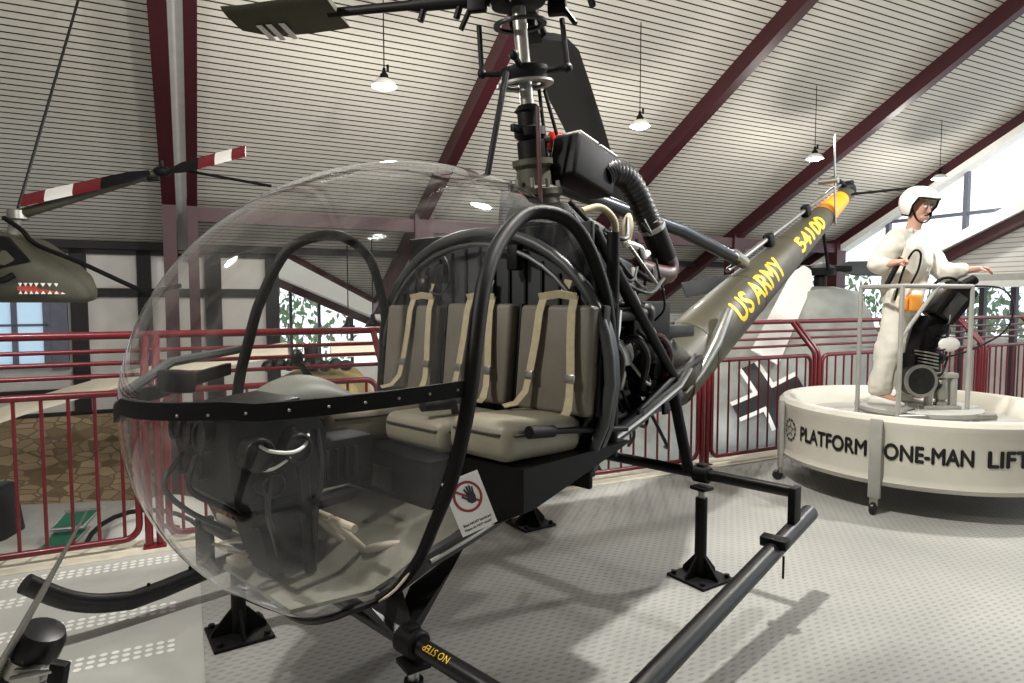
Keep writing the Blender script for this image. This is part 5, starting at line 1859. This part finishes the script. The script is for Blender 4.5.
q.tube([hb + Vector((-0.1, 0, -0.3)), hb], 0.05, 12)
q.lathe([(0, -0.06), (0.09, -0.04), (0.09, 0.04), (0, 0.06)], hb, n=16)
q.build('mast', 'alu', sh_)
tl = Vector((1.36, 0, 1.25))
q = M()
q.tube([hb, tl], [0.05, 0.035], 12)
q.build('tail_boom', 'olivedk', sh_)
q = M()
q.ell(tl, (0.09, 0.06, 0.05))
q.box(tl + Vector((-0.06, -0.05, -0.08)), (0.12, 0.04, 0.04), bevel=0.01)
q.tube([tl, tl + Vector((0, -0.02, 0.1))], 0.02, 8)
q.build('tail_gearbox', 'satin', sh_)
for tip, root in ((Vector((2.2, -0.1, 1.42)), tl + Vector((0.1, -0.05, 0.0))), (Vector((0.08, -0.1, 0.96)), tl + Vector((-0.1, -0.05, -0.02)))):
    d = (tip - root)
    L = d.length
    d.normalize()
    ch = Vector((0, 0.45, 0.9))
    ch = (ch - d * ch.dot(d)).normalized()
    bl = M().loft([airfoil(root + d * L * u, ch * w, d.cross(ch), 0.012) for u, w in ((0, 0.06), (0.15, 0.13), (0.38, 0.14))]).build('tail_blade', 'satin', sh_, 50)
    for u0, u1, m in ((0.38, 0.6, 'rust'), (0.6, 0.82, 'white'), (0.82, 1.0, 'rust')):
        M().loft([airfoil(root + d * L * u, ch * 0.14, d.cross(ch), 0.012) for u in (u0, u1)]).build('blade_stripe', 'red' if m == 'rust' else m, bl, 50)
M().tube(smooth_path([(-0.1, -0.1, 0.8), (0.1, -0.15, 0.68), (0.26, -0.18, 0.54), (0.7, -0.2, 0.36), (1.2, -0.2, 0.13), (1.35, -0.2, 0.11), (1.6, -0.2, 0.16)], 6), 0.022, 10).build('guard_tube', 'satin', sh_)
M().tube([tl + Vector((0.15, 0, 0.02)), tl + Vector((1.0, 0.1, -0.12))], 0.014, 8).build('antenna_rod', 'satin', sh_)
M().tube(smooth_path([(0.05, -0.35, 0.5), (-0.05, -0.42, 0.3), (0.1, -0.44, 0.2), (0.2, -0.4, 0.25)], 5), 0.03, 8).build('step_tube', 'satin', sh_)
M().tube([hb + Vector((0, 0, 0.05)), Vector((-4.9, 7.62, roof_z(0.448 * 4.9 + 0.894 * 7.62) - 0.01)) - SO], 0.014, 8).build('suspension_cable', 'ink', sh_)
M().tube([Vector((-1.2, 0, 0.68)), Vector((-1.3, 0.6, 3.2))], 0.014, 8).build('suspension_cable', 'ink', sh_)

# utility vehicle below the deck at the left
VO = Vector((-5.0, 7.3, -2.6))
vh = thing('utility_vehicle', 'grey open vehicle with green-tinted screens and a white nose, below the deck', 'vehicle', VO, 0.15)
q = M()
q.box((-0.6, 0.2, 1.25), (2.6, 1.7, 0.75), None, 0.12, 3)
q.build('body', 'greypaint', vh, 40)
q = M()
q.loft([[(0.7 + r * math.cos(a) * 0.7 + 0.3, -0.2 + r * math.sin(a), z) for a in [2 * math.pi * k2 / 24 for k2 in range(24)]] for r, z in ((0.85, 0.9), (0.8, 1.5), (0.65, 1.78), (0.35, 1.9), (0.08, 1.93))])
q.build('nose', 'white', vh, 50)
M().tube([(1.05 + 0.62 * math.cos(a), -0.75, 1.55 + 0.45 * math.sin(a)) for a in [math.pi * k2 / 12 for k2 in range(13)]], 0.025, 8).build('hoop', 'engine', vh)
M().box((1.25, -0.72, 1.75), (0.22, 0.04, 0.16), (0, 0.2, 0), 0.02).build('side_window', 'ink', vh)
M().box((-0.75, -0.2, 1.85), (0.4, 0.5, 0.65), (0, -0.15, 0), 0.08).build('seat_back', 'rubber', vh)
M().ell((-1.0, -0.2, 2.05), (0.16, 0.2, 0.16)).build('headrest', 'greypaint', vh)
for z0, x0 in ((1.66, 0.0), (1.86, 0.12)):
    f = M().tube([(x0 - 0.02, -0.7, z0 - 0.04), (x0 + 0.3, -0.7, z0 - 0.02), (x0 + 0.42, -0.6, z0 + 0.13), (x0 + 0.08, -0.6, z0 + 0.11)], 0.02, 8, closed=True).build('screen_frame', 'alu', vh)
    q = M()
    q.loft([[(x0 - 0.02, -0.7, z0 - 0.04), (x0 + 0.3, -0.7, z0 - 0.02), (x0 + 0.42, -0.6, z0 + 0.13), (x0 + 0.08, -0.6, z0 + 0.11)], [(x0 - 0.02, -0.69, z0 - 0.045), (x0 + 0.3, -0.69, z0 - 0.025), (x0 + 0.42, -0.59, z0 + 0.125), (x0 + 0.08, -0.59, z0 + 0.105)]])
    q.build('screen', 'green', f, 0)
M().tube([(-1.4, -0.7, 1.2), (-1.1, -0.7, 2.0), (-1.2, 0.6, 2.0)], 0.03, 8).build('roll_bar', 'alu', vh)
for x in (-0.9, -0.6, -0.3):
    M().box((x, -0.72, 1.55), (0.14, 0.1, 0.07), (0, 0, 0.2), 0.02).build('marker_block', 'orangebox', vh)
for x in (-1.4, 0.5):
    for y in (-0.6, 0.9):
        M().cyl((x, y - 0.1, 0.4), (x, y + 0.1, 0.4), 0.4, 24, 0.05).build('wheel', 'rubber', vh)

# padded post with a clamped rod at the near edge
DO = Vector((-1.36, 1.2, 0))
dpst = thing('padded_post', 'black padded post with a steel clamp and slanting pale rod', 'post', DO)
M().lathe([(0, 0), (0.2, 0), (0.2, 0.015), (0.06, 0.03), (0, 0.03)], n=28).build('base_plate', 'satin', dpst)
a, b = Vector((0, 0, 0.02)), Vector((0.475, 0.0, 0.985))
d = (b - a).normalized()
DL = 1.07 - 0.99
M().tube([a, a + d * (0.905 + DL)], 0.042, 18).build('lower_tube', 'black', dpst)
q = M()
q.tube([a + d * (0.93 + DL), a + d * (0.97 + DL), a + d * (0.985 + DL), a + d * (0.99 + DL)], [0.043, 0.043, 0.036, 0.015], 18)
q.build('padded_end', 'black', dpst)
q = M()
a = a + d * DL
q.tube([a + d * 0.9, a + d * 0.935], 0.045, 18)
q.box(a + d * 0.915 + Vector((0.03, -0.04, 0)), (0.05, 0.02, 0.025), None, 0.004)
q.cyl(a + d * 0.915 + Vector((0.01, -0.06, 0.0)), a + d * 0.915 + Vector((0.08, -0.05, 0.012)), 0.006, 8)
cl = q.build('clamp', 'steel', dpst)
M().box(a + d * 0.915 + Vector((0.085, -0.045, -0.005)), (0.03, 0.02, 0.06), (0, 0.2, 0), 0.004).build('wing_nut', 'satin', cl)
M().tube([Vector((0.33, -0.05, 0.78)), Vector((0.5, -0.05, 1.06)), Vector((0.596, -0.05, 1.225))], [0.013, 0.01, 0.002], 8, flat=0.5).build('slanting_rod', 'alu', dpst)
